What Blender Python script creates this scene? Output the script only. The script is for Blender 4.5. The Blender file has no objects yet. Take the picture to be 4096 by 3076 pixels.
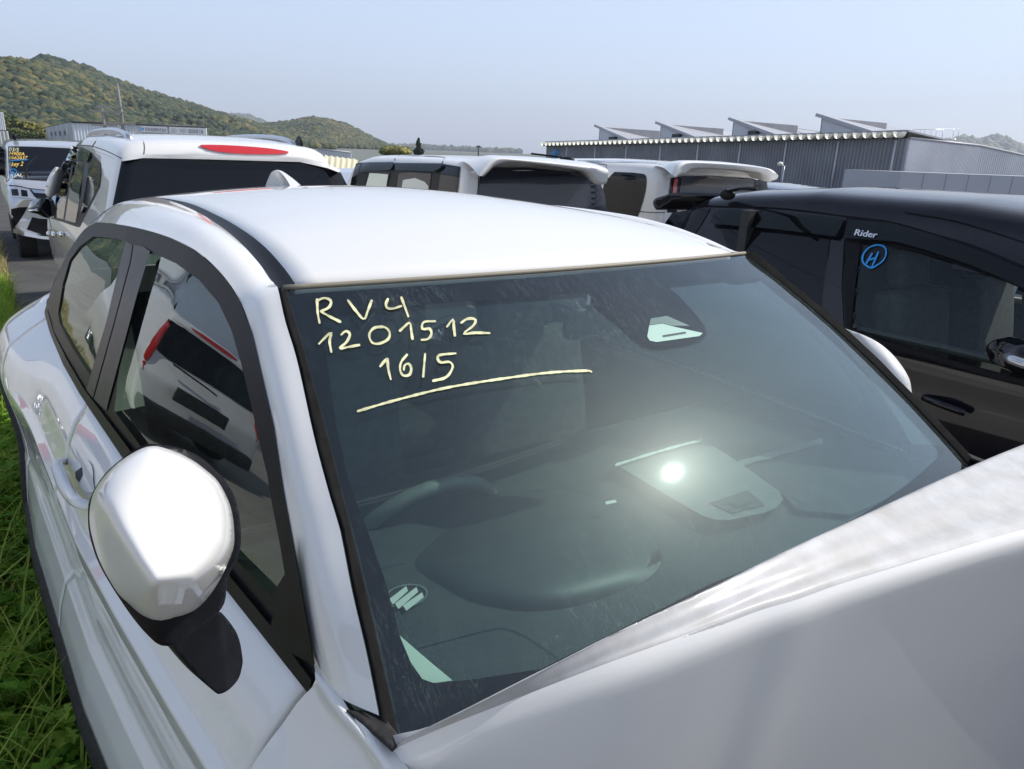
import bpy, bmesh, math, random
import numpy as np
from mathutils import Vector, Matrix
from mathutils.bvhtree import BVHTree
from mathutils.geometry import delaunay_2d_cdt

random.seed(7)
rng = np.random.default_rng(7)
SC = bpy.context.scene
COL = SC.collection

# ------------------------------------------------------------------ camera
# Axes: +Y runs from the near car's nose to its tail, +X to its left side, Z up, metres.
F_PX, PITCH, ROLL, AZ = 2864.52, 0.3126, 0.038, 0.629
CAM = Vector((-1.0506, -0.6205, 1.7363))
_cp, _sp = math.cos(PITCH), math.sin(PITCH)
_fh = Vector((math.sin(AZ), math.cos(AZ), 0)); _rt = Vector((math.cos(AZ), -math.sin(AZ), 0))
FW = _fh*_cp - Vector((0, 0, _sp)); UP = _fh*_sp + Vector((0, 0, _cp))
_cr, _sr = math.cos(ROLL), math.sin(ROLL)
cam_d = bpy.data.cameras.new('camera')
cam = bpy.data.objects.new('camera', cam_d); COL.objects.link(cam)
cx = _rt*_cr + UP*_sr; cy = UP*_cr - _rt*_sr; cz = -FW
M = Matrix(((cx.x, cy.x, cz.x), (cx.y, cy.y, cz.y), (cx.z, cy.z, cz.z))).to_4x4()
M.translation = CAM
cam.matrix_world = M
cam_d.sensor_fit = 'HORIZONTAL'; cam_d.sensor_width = 36.0
cam_d.lens = 36.0*F_PX/4096.0
cam_d.clip_start = 0.02; cam_d.clip_end = 12000
SC.camera = cam

# ------------------------------------------------------------------ light
SUN = Vector((0.6575, -0.2250, 0.7191)).normalized()
world = bpy.data.worlds.new('World'); SC.world = world; world.use_nodes = True
wn = world.node_tree.nodes; wl = world.node_tree.links
bg = wn['Background']
sky = wn.new('ShaderNodeTexSky'); sky.sky_type = 'NISHITA'; sky.sun_disc = False
sky.sun_elevation = math.asin(SUN.z); sky.sun_rotation = math.atan2(SUN.x, SUN.y)
sky.air_density = 1.0; sky.dust_density = 1.3; sky.ozone_density = 1.6; sky.altitude = 50
smx = wn.new('ShaderNodeMix'); smx.data_type = 'RGBA'   # spring haze: a veil over the clear sky, thick at the horizon, thin overhead
stc = wn.new('ShaderNodeTexCoord'); sxy = wn.new('ShaderNodeSeparateXYZ'); wl.new(stc.outputs['Generated'], sxy.inputs[0])
smr = wn.new('ShaderNodeMapRange'); smr.interpolation_type = 'SMOOTHSTEP'
smr.inputs[1].default_value = .28; smr.inputs[2].default_value = .92; smr.inputs[3].default_value = .56; smr.inputs[4].default_value = .08
wl.new(sxy.outputs[2], smr.inputs[0]); wl.new(smr.outputs[0], smx.inputs[0])
smx.inputs[7].default_value = (6.9, 8.1, 10.6, 1)
wl.new(sky.outputs[0], smx.inputs[6]); wl.new(smx.outputs[2], bg.inputs[0]); bg.inputs[1].default_value = 0.10
HAZE = 0.00021
sd = bpy.data.lights.new('sun', 'SUN'); sd.energy = 3.3; sd.angle = math.radians(0.55)
sd.color = (1.0, 0.955, 0.88)
sun = bpy.data.objects.new('sun', sd); COL.objects.link(sun)
sun.rotation_euler = SUN.to_track_quat('Z', 'Y').to_euler(); sun.location = SUN*60
SC.view_settings.view_transform = 'Standard'; SC.view_settings.look = 'None'
SC.view_settings.exposure = 0.42; SC.view_settings.gamma = 1.0
SC.view_settings.use_curve_mapping = False
SC.render.engine = 'CYCLES'
SC.cycles.max_bounces = 10; SC.cycles.transparent_max_bounces = 24
SC.cycles.glossy_bounces = 5; SC.cycles.diffuse_bounces = 4; SC.cycles.transmission_bounces = 6
SC.cycles.sample_clamp_indirect = 6.0
SC.cycles.volume_bounces = 0
try: SC.cycles.use_denoising = True
except Exception: pass

# ------------------------------------------------------------------ pixel <-> place (photo is 4096 x 3076)
def ray(px, py):
    x, y = px-2048, py-1538
    a = x*_cr + y*_sr; b = -x*_sr + y*_cr
    return (FW*F_PX + _rt*a - UP*b).normalized()
def P(px, py, x=None, y=None, z=None, t=None):
    d = ray(px, py)
    if x is not None: k = (x-CAM.x)/d.x
    elif y is not None: k = (y-CAM.y)/d.y
    elif z is not None: k = (z-CAM.z)/d.z
    else: k = t
    return CAM + d*k

# ------------------------------------------------------------------ materials
MAT = {}
def nodes(name):
    m = bpy.data.materials.new(name); m.use_nodes = True
    nt = m.node_tree
    return m, nt.nodes, nt.links, nt.nodes['Principled BSDF']
def setp(b, **k):
    for kk, v in k.items():
        kk = {'spec': 'Specular IOR Level', 'rough': 'Roughness', 'metal': 'Metallic', 'coat': 'Coat Weight',
              'coat_rough': 'Coat Roughness', 'col': 'Base Color', 'emit': 'Emission Color', 'emit_s': 'Emission Strength',
              'ior': 'IOR', 'trans': 'Transmission Weight', 'alpha': 'Alpha'}[kk]
        if kk in ('Base Color', 'Emission Color') and len(v) == 3: v = (*v, 1)
        b.inputs[kk].default_value = v
def noise(n, l, scale, detail=4, rough=.55, coord='Object', vec_scale=None, dist=0.0):
    tc = n.new('ShaderNodeTexCoord'); t = n.new('ShaderNodeTexNoise')
    t.inputs['Scale'].default_value = scale; t.inputs['Detail'].default_value = detail
    t.inputs['Roughness'].default_value = rough; t.inputs['Distortion'].default_value = dist
    if vec_scale:
        mp = n.new('ShaderNodeMapping'); mp.inputs['Scale'].default_value = vec_scale
        l.new(tc.outputs[coord], mp.inputs[0]); l.new(mp.outputs[0], t.inputs['Vector'])
    else: l.new(tc.outputs[coord], t.inputs['Vector'])
    return t
def ramp(n, l, fac, stops):
    r = n.new('ShaderNodeValToRGB'); e = r.color_ramp.elements
    while len(e) < len(stops): e.new(0.5)
    for el, (p, c) in zip(e, stops):
        el.position = p; el.color = (*c, 1) if len(c) == 3 else c
    l.new(fac, r.inputs[0]); return r
def bump(n, l, b, height, strength=.2, dist=.01):
    bp = n.new('ShaderNodeBump'); bp.inputs['Strength'].default_value = strength; bp.inputs['Distance'].default_value = dist
    l.new(height, bp.inputs['Height']); l.new(bp.outputs[0], b.inputs['Normal']); return bp

def simple(name, col, rough=.5, metal=0., coat=0., coat_rough=.04, var=.0, vscale=8., bmp=0., bscale=200., spec=.5):
    m, n, l, b = nodes(name); setp(b, col=col, rough=rough, metal=metal, coat=coat, coat_rough=coat_rough, spec=spec)
    if var:
        t = noise(n, l, vscale, 5)
        lo = tuple(max(0, c*(1-var)) for c in col); hi = tuple(min(1, c*(1+var)) for c in col)
        r = ramp(n, l, t.outputs[0], [(.3, lo), (.7, hi)]); l.new(r.outputs[0], b.inputs['Base Color'])
    if bmp:
        t2 = noise(n, l, bscale, 3); bump(n, l, b, t2.outputs[0], bmp, .002)
    MAT[name] = m; return m

def paint(name, col, flake=.0, dust=(.62, .57, .48), dust_amt=.12, rough=.55, metal=0., coat=1.0, spec=.2):
    m, n, l, b = nodes(name)
    setp(b, rough=rough, coat=coat, coat_rough=.025, metal=metal, spec=spec)
    t = noise(n, l, 3.5, 6, .65); r = ramp(n, l, t.outputs[0], [(.42, (0, 0, 0)), (.78, (dust_amt,)*3)])
    mx = n.new('ShaderNodeMix'); mx.data_type = 'RGBA'
    mx.inputs[6].default_value = (*col, 1); mx.inputs[7].default_value = (*dust, 1)
    l.new(r.outputs[0], mx.inputs[0]); l.new(mx.outputs[2], b.inputs['Base Color'])
    sp = noise(n, l, 130., 2); r2 = ramp(n, l, sp.outputs[0], [(.5, (.012,)*3), (.8, (.05,)*3)])
    l.new(r2.outputs[0], b.inputs['Coat Roughness'])
    MAT[name] = m; return m
paint('white_paint', (.77, .75, .715), dust_amt=.10)
paint('white_paint_far', (.77, .75, .715), dust_amt=.15)
paint('silver_paint', (.55, .57, .60), rough=.32, metal=.55, dust_amt=.1)
paint('black_paint', (.006, .006, .010), dust=(.10, .09, .085), dust_amt=.07, rough=.5, coat=.75, spec=.1)
paint('navy_paint', (.02, .03, .07), dust=(.10, .09, .085), dust_amt=.25)
simple('black_satin', (.008, .008, .010), .42, var=.3, vscale=30, spec=.16)
simple('pillar_satin', (.036, .035, .034), .42, var=.12, vscale=25)
simple('black_gloss', (.006, .006, .008), .06, spec=.5)
simple('rubber', (.012, .012, .012), .8, var=.35, vscale=40, spec=.08)
simple('grey_plastic', (.030, .029, .028), .65, spec=.2, var=.4, vscale=60, bmp=.2, bscale=600)
simple('rear_glass_sky', (.030, .034, .048), .04, spec=.5)  # sky reflection put into the glass as a blue-grey base colour
simple('chrome', (.75, .76, .78), .12, metal=1)
simple('bright_metal', (.6, .61, .63), .3, metal=1)
simple('red_lamp', (.55, .012, .014), .10, coat=1)
simple('lamp_clear', (.55, .57, .60), .08, metal=.6, coat=1)
simple('dark_inside', (.020, .022, .022), .65, var=.3, vscale=20)
simple('wheel_leather', (.13, .135, .12), .5, var=.1, vscale=40)
simple('seat_cloth', (.085, .09, .085), .85, var=.25, vscale=30, bmp=.3, bscale=700)
simple('light_trim', (.62, .66, .58), .6)
simple('pale_trim', (.58, .60, .56), .6)
simple('beige_cloth', (.50, .47, .38), .8)
simple('header_rubber', (.26, .225, .16), .55)  # dark strip; the tan of its reflection is put into the colour
simple('tyre', (.018, .018, .018), .8, bmp=.4, bscale=90)
simple('marker_yellow', (.68, .66, .38), .55, var=.3, vscale=45)
simple('marker_orange', (.85, .58, .14), .55)
simple('marker_white', (.85, .84, .72), .55)
simple('marker_blue', (.02, .30, .72), .5)
simple('emblem_silver', (.78, .80, .86), .3, metal=.2)

# dashboard leather grain
m, n, l, b = nodes('dash_grain'); setp(b, col=(.030, .036, .035), rough=.55)
v = n.new('ShaderNodeTexVoronoi'); v.inputs['Scale'].default_value = 330; v.feature = 'F1'
tc = n.new('ShaderNodeTexCoord'); l.new(tc.outputs['Object'], v.inputs['Vector'])
bump(n, l, b, v.outputs['Distance'], .55, .0012)
t = noise(n, l, 12, 4); r = ramp(n, l, t.outputs[0], [(.3, (.026, .031, .030)), (.75, (.045, .052, .050))]); l.new(r.outputs[0], b.inputs['Base Color'])
MAT['dash_grain'] = m
simple('dash_soft', (.034, .040, .039), .5, var=.2, vscale=14, bmp=.15, bscale=900)
simple('dash_panel', (.15, .16, .15), .42, var=.15, vscale=10)

def glass(name, tint, dust=.03, ior=1.52, rough=.0, haze=0.02, haze_rough=.28, streak=False, veil=0.):
    m = bpy.data.materials.new(name); m.use_nodes = True; n = m.node_tree.nodes; l = m.node_tree.links
    n.clear(); out = n.new('ShaderNodeOutputMaterial')
    tr = n.new('ShaderNodeBsdfTransparent'); tr.inputs[0].default_value = (*tint, 1)
    gl = n.new('ShaderNodeBsdfGlossy'); gl.inputs['Roughness'].default_value = rough; gl.inputs[0].default_value = (.88, .96, 1, 1)
    fr = n.new('ShaderNodeFresnel'); fr.inputs[0].default_value = ior
    geo = n.new('ShaderNodeNewGeometry')
    # the same reflectance from either side of the sheet
    io = n.new('ShaderNodeMix'); io.data_type = 'FLOAT'; io.inputs[2].default_value = ior; io.inputs[3].default_value = 1.0/ior
    l.new(geo.outputs['Backfacing'], io.inputs[0]); 
    inv = n.new('ShaderNodeMath'); inv.operation = 'DIVIDE'; inv.inputs[0].default_value = 1.0
    l.new(io.outputs[0], fr.inputs[0])
    x1 = n.new('ShaderNodeMixShader'); l.new(fr.outputs[0], x1.inputs[0]); l.new(tr.outputs[0], x1.inputs[1]); l.new(gl.outputs[0], x1.inputs[2])
    hz = n.new('ShaderNodeBsdfGlossy'); hz.inputs['Roughness'].default_value = haze_rough; hz.inputs[0].default_value = (.9, 1, .93, 1)
    x2 = n.new('ShaderNodeMixShader'); x2.inputs[0].default_value = haze; l.new(x1.outputs[0], x2.inputs[1]); l.new(hz.outputs[0], x2.inputs[2])
    if veil:
        vz = n.new('ShaderNodeBsdfGlossy'); vz.inputs['Roughness'].default_value = .45; vz.inputs[0].default_value = (.74, .95, 1, 1)
        x2b = n.new('ShaderNodeMixShader'); x2b.inputs[0].default_value = veil; l.new(x2.outputs[0], x2b.inputs[1]); l.new(vz.outputs[0], x2b.inputs[2]); x2 = x2b
    df = n.new('ShaderNodeBsdfDiffuse'); df.inputs[0].default_value = (.62, .66, .64, 1)
    t = noise(n, l, 26., 8, .72)
    r = ramp(n, l, t.outputs[0], [(.35, (dust*.25,)*3), (.62, (dust,)*3), (.8, (dust*2.2,)*3)])
    fac = r.outputs[0]
    if streak:
        # dried rain runs: thin wandering lines down the glass
        t2 = noise(n, l, 1.0, 3, .6, vec_scale=(75, 11, 11), dist=1.5)
        w = ramp(n, l, t2.outputs[0], [(.488, (0, 0, 0)), (.5, (.13,)*3), (.512, (0, 0, 0))])
        t3 = noise(n, l, 3.0, 3); g = ramp(n, l, t3.outputs[0], [(.5, (0, 0, 0)), (.62, (1, 1, 1))])
        mu = n.new('ShaderNodeMath'); mu.operation = 'MULTIPLY'; l.new(w.outputs[0], mu.inputs[0]); l.new(g.outputs[0], mu.inputs[1])
        ad = n.new('ShaderNodeMath'); ad.operation = 'ADD'; l.new(fac, ad.inputs[0]); l.new(mu.outputs[0], ad.inputs[1]); fac = ad.outputs[0]
    x3 = n.new('ShaderNodeMixShader'); l.new(fac, x3.inputs[0]); l.new(x2.outputs[0], x3.inputs[1]); l.new(df.outputs[0], x3.inputs[2])
    l.new(x3.outputs[0], out.inputs[0]); MAT[name] = m; return m
glass('windscreen_glass', (.78, .90, .87), dust=.005, ior=1.54, haze=.0033, haze_rough=.24, rough=.013, streak=True, veil=.006)
glass('inner_glass', (.84, .92, .90), dust=.003, ior=1.42, haze=.0, rough=.03, veil=.004)
glass('side_glass', (.36, .44, .40), dust=.012, ior=1.75, haze=.0, rough=.0)
glass('rear_side_glass', (.16, .19, .18), dust=.012, ior=1.75, haze=.0, rough=.0)
glass('privacy_glass', (.06, .06, .065), dust=.02, ior=1.6, haze=.0, rough=.01)
glass('clear_far_glass', (.55, .62, .60), dust=.01, ior=1.40, haze=.0, rough=.01)
glass('smoke_visor', (.10, .10, .11), dust=.006, ior=1.34, haze=.006, rough=.03)
# black printed border of the windscreen, dusty and streaked
m, n, l, b = nodes('glass_border'); setp(b, rough=.8, spec=.0)
t2 = noise(n, l, 1.0, 4, .65, vec_scale=(46, 8, 8), dist=2.0)
w = ramp(n, l, t2.outputs[0], [(.482, (.009, .009, .011)), (.5, (.10, .10, .10)), (.518, (.009, .009, .011))])
t3 = noise(n, l, 5.0, 3); g = ramp(n, l, t3.outputs[0], [(.48, (0, 0, 0)), (.66, (1, 1, 1))])
mx = n.new('ShaderNodeMix'); mx.data_type = 'RGBA'; mx.inputs[6].default_value = (.009, .009, .012, 1)
l.new(g.outputs[0], mx.inputs[0]); l.new(w.outputs[0], mx.inputs[7]); l.new(mx.outputs[2], b.inputs['Base Color'])
MAT['glass_border'] = m
# dusty white: the rear lip of the bonnet
m, n, l, b = nodes('dusty_white_paint'); setp(b, rough=.55, coat=.35, coat_rough=.12)
t = noise(n, l, 6, 6, .6, vec_scale=(2.5, 3, 2)); r = ramp(n, l, t.outputs[0], [(.34, (.49, .487, .49)), (.52, (.42, .412, .40)), (.72, (.355, .34, .315))])
l.new(r.outputs[0], b.inputs['Base Color']); MAT['dusty_white_paint'] = m

# ------------------------------------------------------------------ mesh helpers
ORG = {}
def thing(name, label, cat, loc=(0, 0, 0), group=None):
    o = bpy.data.objects.new(name, None); COL.objects.link(o); o.location = loc; o.empty_display_size = .2
    o['label'] = label; o['category'] = cat
    if group: o['group'] = group
    ORG[o] = Vector(loc); return o
def tag(o, label, cat, group=None):
    o['label'] = label; o['category'] = cat
    if group: o['group'] = group
    return o
def obj(name, verts, faces, mat=None, parent=None, smooth=True, kind=None, label=None, origin=None):
    og = ORG.get(parent, Vector((0, 0, 0))) if parent else Vector(origin or (0, 0, 0))
    me = bpy.data.meshes.new(name)
    me.from_pydata([tuple(Vector(v)-og) for v in verts], [], [tuple(f) for f in faces])
    if smooth and len(me.polygons): me.polygons.foreach_set('use_smooth', [True]*len(me.polygons))
    me.update()
    nr = getattr(verts, 'nrm', None)
    if nr:
        alln = [tuple(q) for q in nr]+[(0, 0, 0)]*(len(verts)-len(nr))   # zero keeps the automatic normal
        me.normals_split_custom_set_from_vertices(alln)
    o = bpy.data.objects.new(name, me); COL.objects.link(o)
    if parent: o.parent = parent; ORG[o] = og
    else: o.location = og; ORG[o] = og
    if mat: me.materials.append(MAT[mat] if isinstance(mat, str) else mat)
    if kind: o['kind'] = kind
    if label: o['label'] = label
    return o
class Surf:
    """a surface to lay panels on; rays return its smooth normal"""
    def __init__(self, verts, faces):
        self.v = [Vector(v) for v in verts]; self.f = [tuple(f) for f in faces]
        self.t = BVHTree.FromPolygons([tuple(v) for v in self.v], self.f)
        self.n = [Vector((0, 0, 0)) for _ in self.v]
        for f in self.f:
            a = (self.v[f[2]]-self.v[f[0]]).cross(self.v[f[-1]]-self.v[f[1]])
            for i in f: self.n[i] += a
        for q in self.n:
            if q.length: q.normalize()
    def ray_cast(self, o, d):
        h = self.t.ray_cast(o, d)
        if h[0] is None: return h
        f = self.f[h[2]]; w = []; p = h[0]
        m_ = sum((self.n[i]/max(1e-9, (self.v[i]-p).length)**1.5 for i in f), Vector((0, 0, 0)))
        if len(f) == 4:   # bilinear weights on a quad
            a, b_, c, e = (self.v[i] for i in f)
            u_ = b_-a; v_ = e-a
            uu, vv, uv = u_.dot(u_), v_.dot(v_), u_.dot(v_); q = p-a
            den = uu*vv-uv*uv
            if den > 1e-14:
                s_ = min(1, max(0, (q.dot(u_)*vv-q.dot(v_)*uv)/den)); t_ = min(1, max(0, (q.dot(v_)*uu-q.dot(u_)*uv)/den))
                m_ = (self.n[f[0]]*(1-s_)+self.n[f[1]]*s_)*(1-t_)+(self.n[f[3]]*(1-s_)+self.n[f[2]]*s_)*t_
        if m_.length < 1e-9: m_ = h[1].copy()
        m_.normalize()
        if m_.dot(h[1]) < 0: m_ = -m_
        if m_.dot(d) > 0: m_ = -m_
        return h[0], m_, h[2], h[3]
def bvh(verts, faces): return Surf(verts, faces)
class VL(list):
    nrm = None

def cr_pt(p0, p1, p2, p3, t):
    return .5*((2*p1) + (p2-p0)*t + (2*p0-5*p1+4*p2-p3)*t*t + (3*p1-p0-3*p2+p3)*t**3)
def spl(pts, n, closed=False):
    """resample a polyline of vectors to n points along a Catmull-Rom curve, even in length"""
    pts = [Vector(p) for p in pts]
    q = []
    m_ = len(pts)
    segs = m_ if closed else m_-1
    for i in range(segs):
        if closed: a, b_, c, d = pts[(i-1) % m_], pts[i], pts[(i+1) % m_], pts[(i+2) % m_]
        else:
            b_, c = pts[i], pts[i+1]
            a = pts[i-1] if i > 0 else b_*2-c
            d = pts[i+2] if i+2 < m_ else c*2-b_
        for k in range(10): q.append(cr_pt(a, b_, c, d, k/10))
    q.append(pts[0].copy() if closed else pts[-1].copy())
    L = [0.]
    for a, b_ in zip(q, q[1:]): L.append(L[-1]+(b_-a).length)
    out = []; j = 0
    for i in range(n):
        s = L[-1]*(i/(n if closed else n-1))
        while j < len(L)-2 and L[j+1] < s: j += 1
        d = L[j+1]-L[j]
        out.append(q[j].lerp(q[j+1], 0 if d < 1e-12 else min(1, (s-L[j])/d)))
    return out
def gridmesh(rows):
    nv, nu = len(rows), len(rows[0])
    v = [p for r in rows for p in r]
    f = [(j*nu+i, j*nu+i+1, (j+1)*nu+i+1, (j+1)*nu+i) for j in range(nv-1) for i in range(nu-1)]
    return v, f
def loft(rows, nu, nv):
    rr = [spl(r, nu) for r in rows]
    cols = [spl([r[i] for r in rr], nv) for i in range(nu)]
    return gridmesh([[cols[i][j] for i in range(nu)] for j in range(nv)])
def merge(*ms):
    V, F_ = [], []
    for v, f in ms:
        k = len(V); V += list(v); F_ += [tuple(i+k for i in g) for g in f]
    return V, F_
def mirror_x(m_, c=0.):
    V = VL(Vector((2*c-v[0], v[1], v[2])) for v in m_[0])
    if getattr(m_[0], 'nrm', None): V.nrm = [Vector((-q.x, q.y, q.z)) for q in m_[0].nrm]
    return V, [tuple(reversed(f)) for f in m_[1]]
def tube(pts, r, n=8, cap=True):
    pts = [Vector(p) for p in pts]; V, F_ = [], []
    m_ = len(pts)
    up = Vector((0, 0, 1))
    for i, p in enumerate(pts):
        t = (pts[min(i+1, m_-1)]-pts[max(i-1, 0)]).normalized()
        s = t.cross(up)
        if s.length < 1e-3: s = t.cross(Vector((1, 0, 0)))
        s.normalize(); w = s.cross(t)
        rr = r[i] if isinstance(r, (list, tuple)) else r
        for k in range(n):
            a = 2*math.pi*k/n; V.append(p + (s*math.cos(a) + w*math.sin(a))*rr)
    for i in range(m_-1):
        for k in range(n):
            F_.append((i*n+k, i*n+(k+1) % n, (i+1)*n+(k+1) % n, (i+1)*n+k))
    if cap: F_ += [tuple(range(n-1, -1, -1)), tuple((m_-1)*n+k for k in range(n))]
    return V, F_
def box(c, s, rx=0, rz=0):
    c = Vector(c); hx, hy, hz = s[0]/2, s[1]/2, s[2]/2
    R_ = Matrix.Rotation(rz, 3, 'Z') @ Matrix.Rotation(rx, 3, 'X')
    v = [c + R_ @ Vector((x*hx, y*hy, z*hz)) for x in (-1, 1) for y in (-1, 1) for z in (-1, 1)]
    f = [(0, 1, 3, 2), (4, 6, 7, 5), (0, 4, 5, 1), (2, 3, 7, 6), (0, 2, 6, 4), (1, 5, 7, 3)]
    return v, f
def bevelled(m_, w=.01, seg=2):
    bm = bmesh.new(); vs = [bm.verts.new(v) for v in m_[0]]
    for f in m_[1]: bm.faces.new([vs[i] for i in f])
    bmesh.ops.recalc_face_normals(bm, faces=bm.faces)
    bmesh.ops.bevel(bm, geom=list(bm.edges), offset=w, segments=seg, profile=.6, affect='EDGES')
    bm.verts.index_update()
    r = [v.co.copy() for v in bm.verts], [tuple(v.index for v in f.verts) for f in bm.faces]
    bm.free(); return r
def ellipsoid(c, r, nu=16, nv=10, rot=None):
    V, F_ = [], []; c = Vector(c)
    for j in range(nv+1):
        th = math.pi*j/nv
        for i in range(nu):
            ph = 2*math.pi*i/nu
            p = Vector((r[0]*math.sin(th)*math.cos(ph), r[1]*math.sin(th)*math.sin(ph), r[2]*math.cos(th)))
            V.append(c + (rot @ p if rot else p))
    for j in range(nv):
        for i in range(nu): F_.append((j*nu+i, j*nu+(i+1) % nu, (j+1)*nu+(i+1) % nu, (j+1)*nu+i))
    return V, F_
def lathe(c, axis, prof, n=28):
    """prof: list of (radius, offset along axis)"""
    axis = Vector(axis).normalized(); s = axis.cross(Vector((0, 0, 1))).normalized(); w = s.cross(axis); c = Vector(c)
    V, F_ = [], []
    for r, h in prof:
        for k in range(n):
            a = 2*math.pi*k/n; V.append(c + axis*h + (s*math.cos(a)+w*math.sin(a))*r)
    for j in range(len(prof)-1):
        for k in range(n): F_.append((j*n+k, j*n+(k+1) % n, (j+1)*n+(k+1) % n, (j+1)*n+k))
    return V, F_

def inside(p, poly):
    x, y = p; c = False; j = len(poly)-1
    for i in range(len(poly)):
        xi, yi = poly[i]; xj, yj = poly[j]
        if (yi > y) != (yj > y) and x < (xj-xi)*(y-yi)/(yj-yi)+xi: c = not c
        j = i
    return c
def chaikin(poly, it=2):
    for _ in range(it):
        q = []
        for i in range(len(poly)):
            a, b_ = poly[i], poly[(i+1) % len(poly)]
            q += [(a[0]*.75+b_[0]*.25, a[1]*.75+b_[1]*.25), (a[0]*.25+b_[0]*.75, a[1]*.25+b_[1]*.75)]
        poly = q
    return poly
def smooth_poly(poly, n): return [(p.x, p.y) for p in spl([Vector((a, b_, 0)) for a, b_ in poly], n, True)]
def resample2(poly, step):
    q = []
    for i in range(len(poly)):
        a, b_ = poly[i], poly[(i+1) % len(poly)]
        k = max(1, int(math.hypot(b_[0]-a[0], b_[1]-a[1])/step))
        for j in range(k): q.append((a[0]+(b_[0]-a[0])*j/k, a[1]+(b_[1]-a[1])*j/k))
    return q
def fill2d(poly, step, holes=()):
    """triangulate a plane polygon with an even spread of inner points"""
    loops = [resample2(poly, step)] + [resample2(h, step) for h in holes]
    pts, edges = [], []
    for lp in loops:
        k = len(pts); pts += lp; edges += [(k+i, k+(i+1) % len(lp)) for i in range(len(lp))]
    xs = [p[0] for p in poly]; ys = [p[1] for p in poly]
    nb = len(pts)
    y = min(ys)+step*.5; row = 0
    while y < max(ys):
        x = min(xs)+step*(.5 if row % 2 else 0.)
        while x < max(xs):
            if inside((x, y), loops[0]) and not any(inside((x, y), h) for h in loops[1:]):
                if all((x-p[0])**2+(y-p[1])**2 > (step*.55)**2 for p in pts[:nb]): pts.append((x, y))
            x += step
        y += step*.87; row += 1
    r = delaunay_2d_cdt([Vector(p) for p in pts], edges, [], 0, 1e-5)
    V2 = [(v.x, v.y) for v in r[0]]
    F2 = []
    for f in r[2]:
        cx_ = sum(V2[i][0] for i in f)/len(f); cy_ = sum(V2[i][1] for i in f)/len(f)
        if inside((cx_, cy_), loops[0]) and not any(inside((cx_, cy_), h) for h in loops[1:]): F2.append(tuple(f))
    return V2, F2
def boundary(F_):
    cnt = {}
    for f in F_:
        for a, b_ in zip(f, f[1:]+f[:1]): cnt[(a, b_)] = 1
    return [e for e in cnt if (e[1], e[0]) not in cnt]
def patch(poly, surf, off=.004, step=24, holes=(), thick=.006, round_=0):
    """a thin solid panel lying on surface `surf`, with the outline `poly` that the photo shows"""
    if round_: poly = chaikin(poly, round_)
    V2, F2 = fill2d(poly, step, holes)
    V, D = [], []
    for (x, y) in V2:
        d = ray(x, y); h = surf.ray_cast(CAM, d)
        if h and h[0] is not None: D.append((h[3], h[1]))
        else: D.append(None)
    ok = [(V2[i], D[i]) for i in range(len(D)) if D[i]]
    if not ok: print('patch misses its surface', poly[:3]); return [Vector((0, 0, -9))]*3, [(0, 1, 2)]
    for i, q in enumerate(D):
        if q is None:
            b_ = min(ok, key=lambda o: (o[0][0]-V2[i][0])**2+(o[0][1]-V2[i][1])**2); D[i] = b_[1]
    for (x, y), (k, nrm) in zip(V2, D):
        d = ray(x, y); c = max(.25, abs(nrm.dot(d)))
        V.append(CAM + d*(k - off/c))
    # make faces look at the camera
    F_ = []
    for f in F2:
        a, b_, c = V[f[0]], V[f[1]], V[f[2]]
        F_.append(f if (b_-a).cross(c-a).dot(CAM-a) > 0 else tuple(reversed(f)))
    # even out stray hits next to folds of the surface
    nb = [set() for _ in V]
    for f in F_:
        for a in f:
            for b_ in f:
                if a != b_: nb[a].add(b_)
    N_ = [q[1] for q in D]
    for _ in range(2):
        for i in range(len(N_)):
            if len(nb[i]) < 3: continue
            a = sum((N_[j] for j in nb[i]), Vector((0, 0, 0)))
            if a.length > 1e-6:
                a.normalize()
                if a.dot(N_[i]) < .93: N_[i] = a
    V = VL(V)
    if thick:
        bd = boundary(F_); mp = {}
        for a, b_ in bd:
            for i in (a, b_):
                if i not in mp:
                    dd = (V[i]-CAM).normalized(); mp[i] = len(V); V.append(V[i].copy()); V.append(V[i]+dd*thick)
        for a, b_ in bd: F_.append((mp[b_], mp[a], mp[a]+1, mp[b_]+1))
    V.nrm = N_
    return V, F_
def slab(front, back_off, shrink=1.0):
    """close a front sheet into a solid by a back sheet moved by vector back_off"""
    V, F_ = list(front[0]), list(front[1]); n0 = len(V)
    bo = Vector(back_off); c_ = sum((Vector(v) for v in front[0]), Vector((0, 0, 0)))/n0
    V += [c_+(Vector(v)-c_)*shrink+bo for v in front[0]]
    bd = boundary(F_)
    F_ += [tuple(i+n0 for i in reversed(f)) for f in front[1]]
    F_ += [(b_, a, a+n0, b_+n0) for a, b_ in bd]
    return V, F_
def depth_sheet(poly, depth, step=16, holes=()):
    """sheet over outline `poly`; depth(px,py) gives the distance from the camera"""
    V2, F2 = fill2d(poly, step, holes)
    V = [CAM+ray(x, y)*depth(x, y) for x, y in V2]
    F_ = []
    for f in F2:
        a, b_, c = V[f[0]], V[f[1]], V[f[2]]
        F_.append(f if (b_-a).cross(c-a).dot(CAM-a) > 0 else tuple(reversed(f)))
    return V, F_
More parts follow.
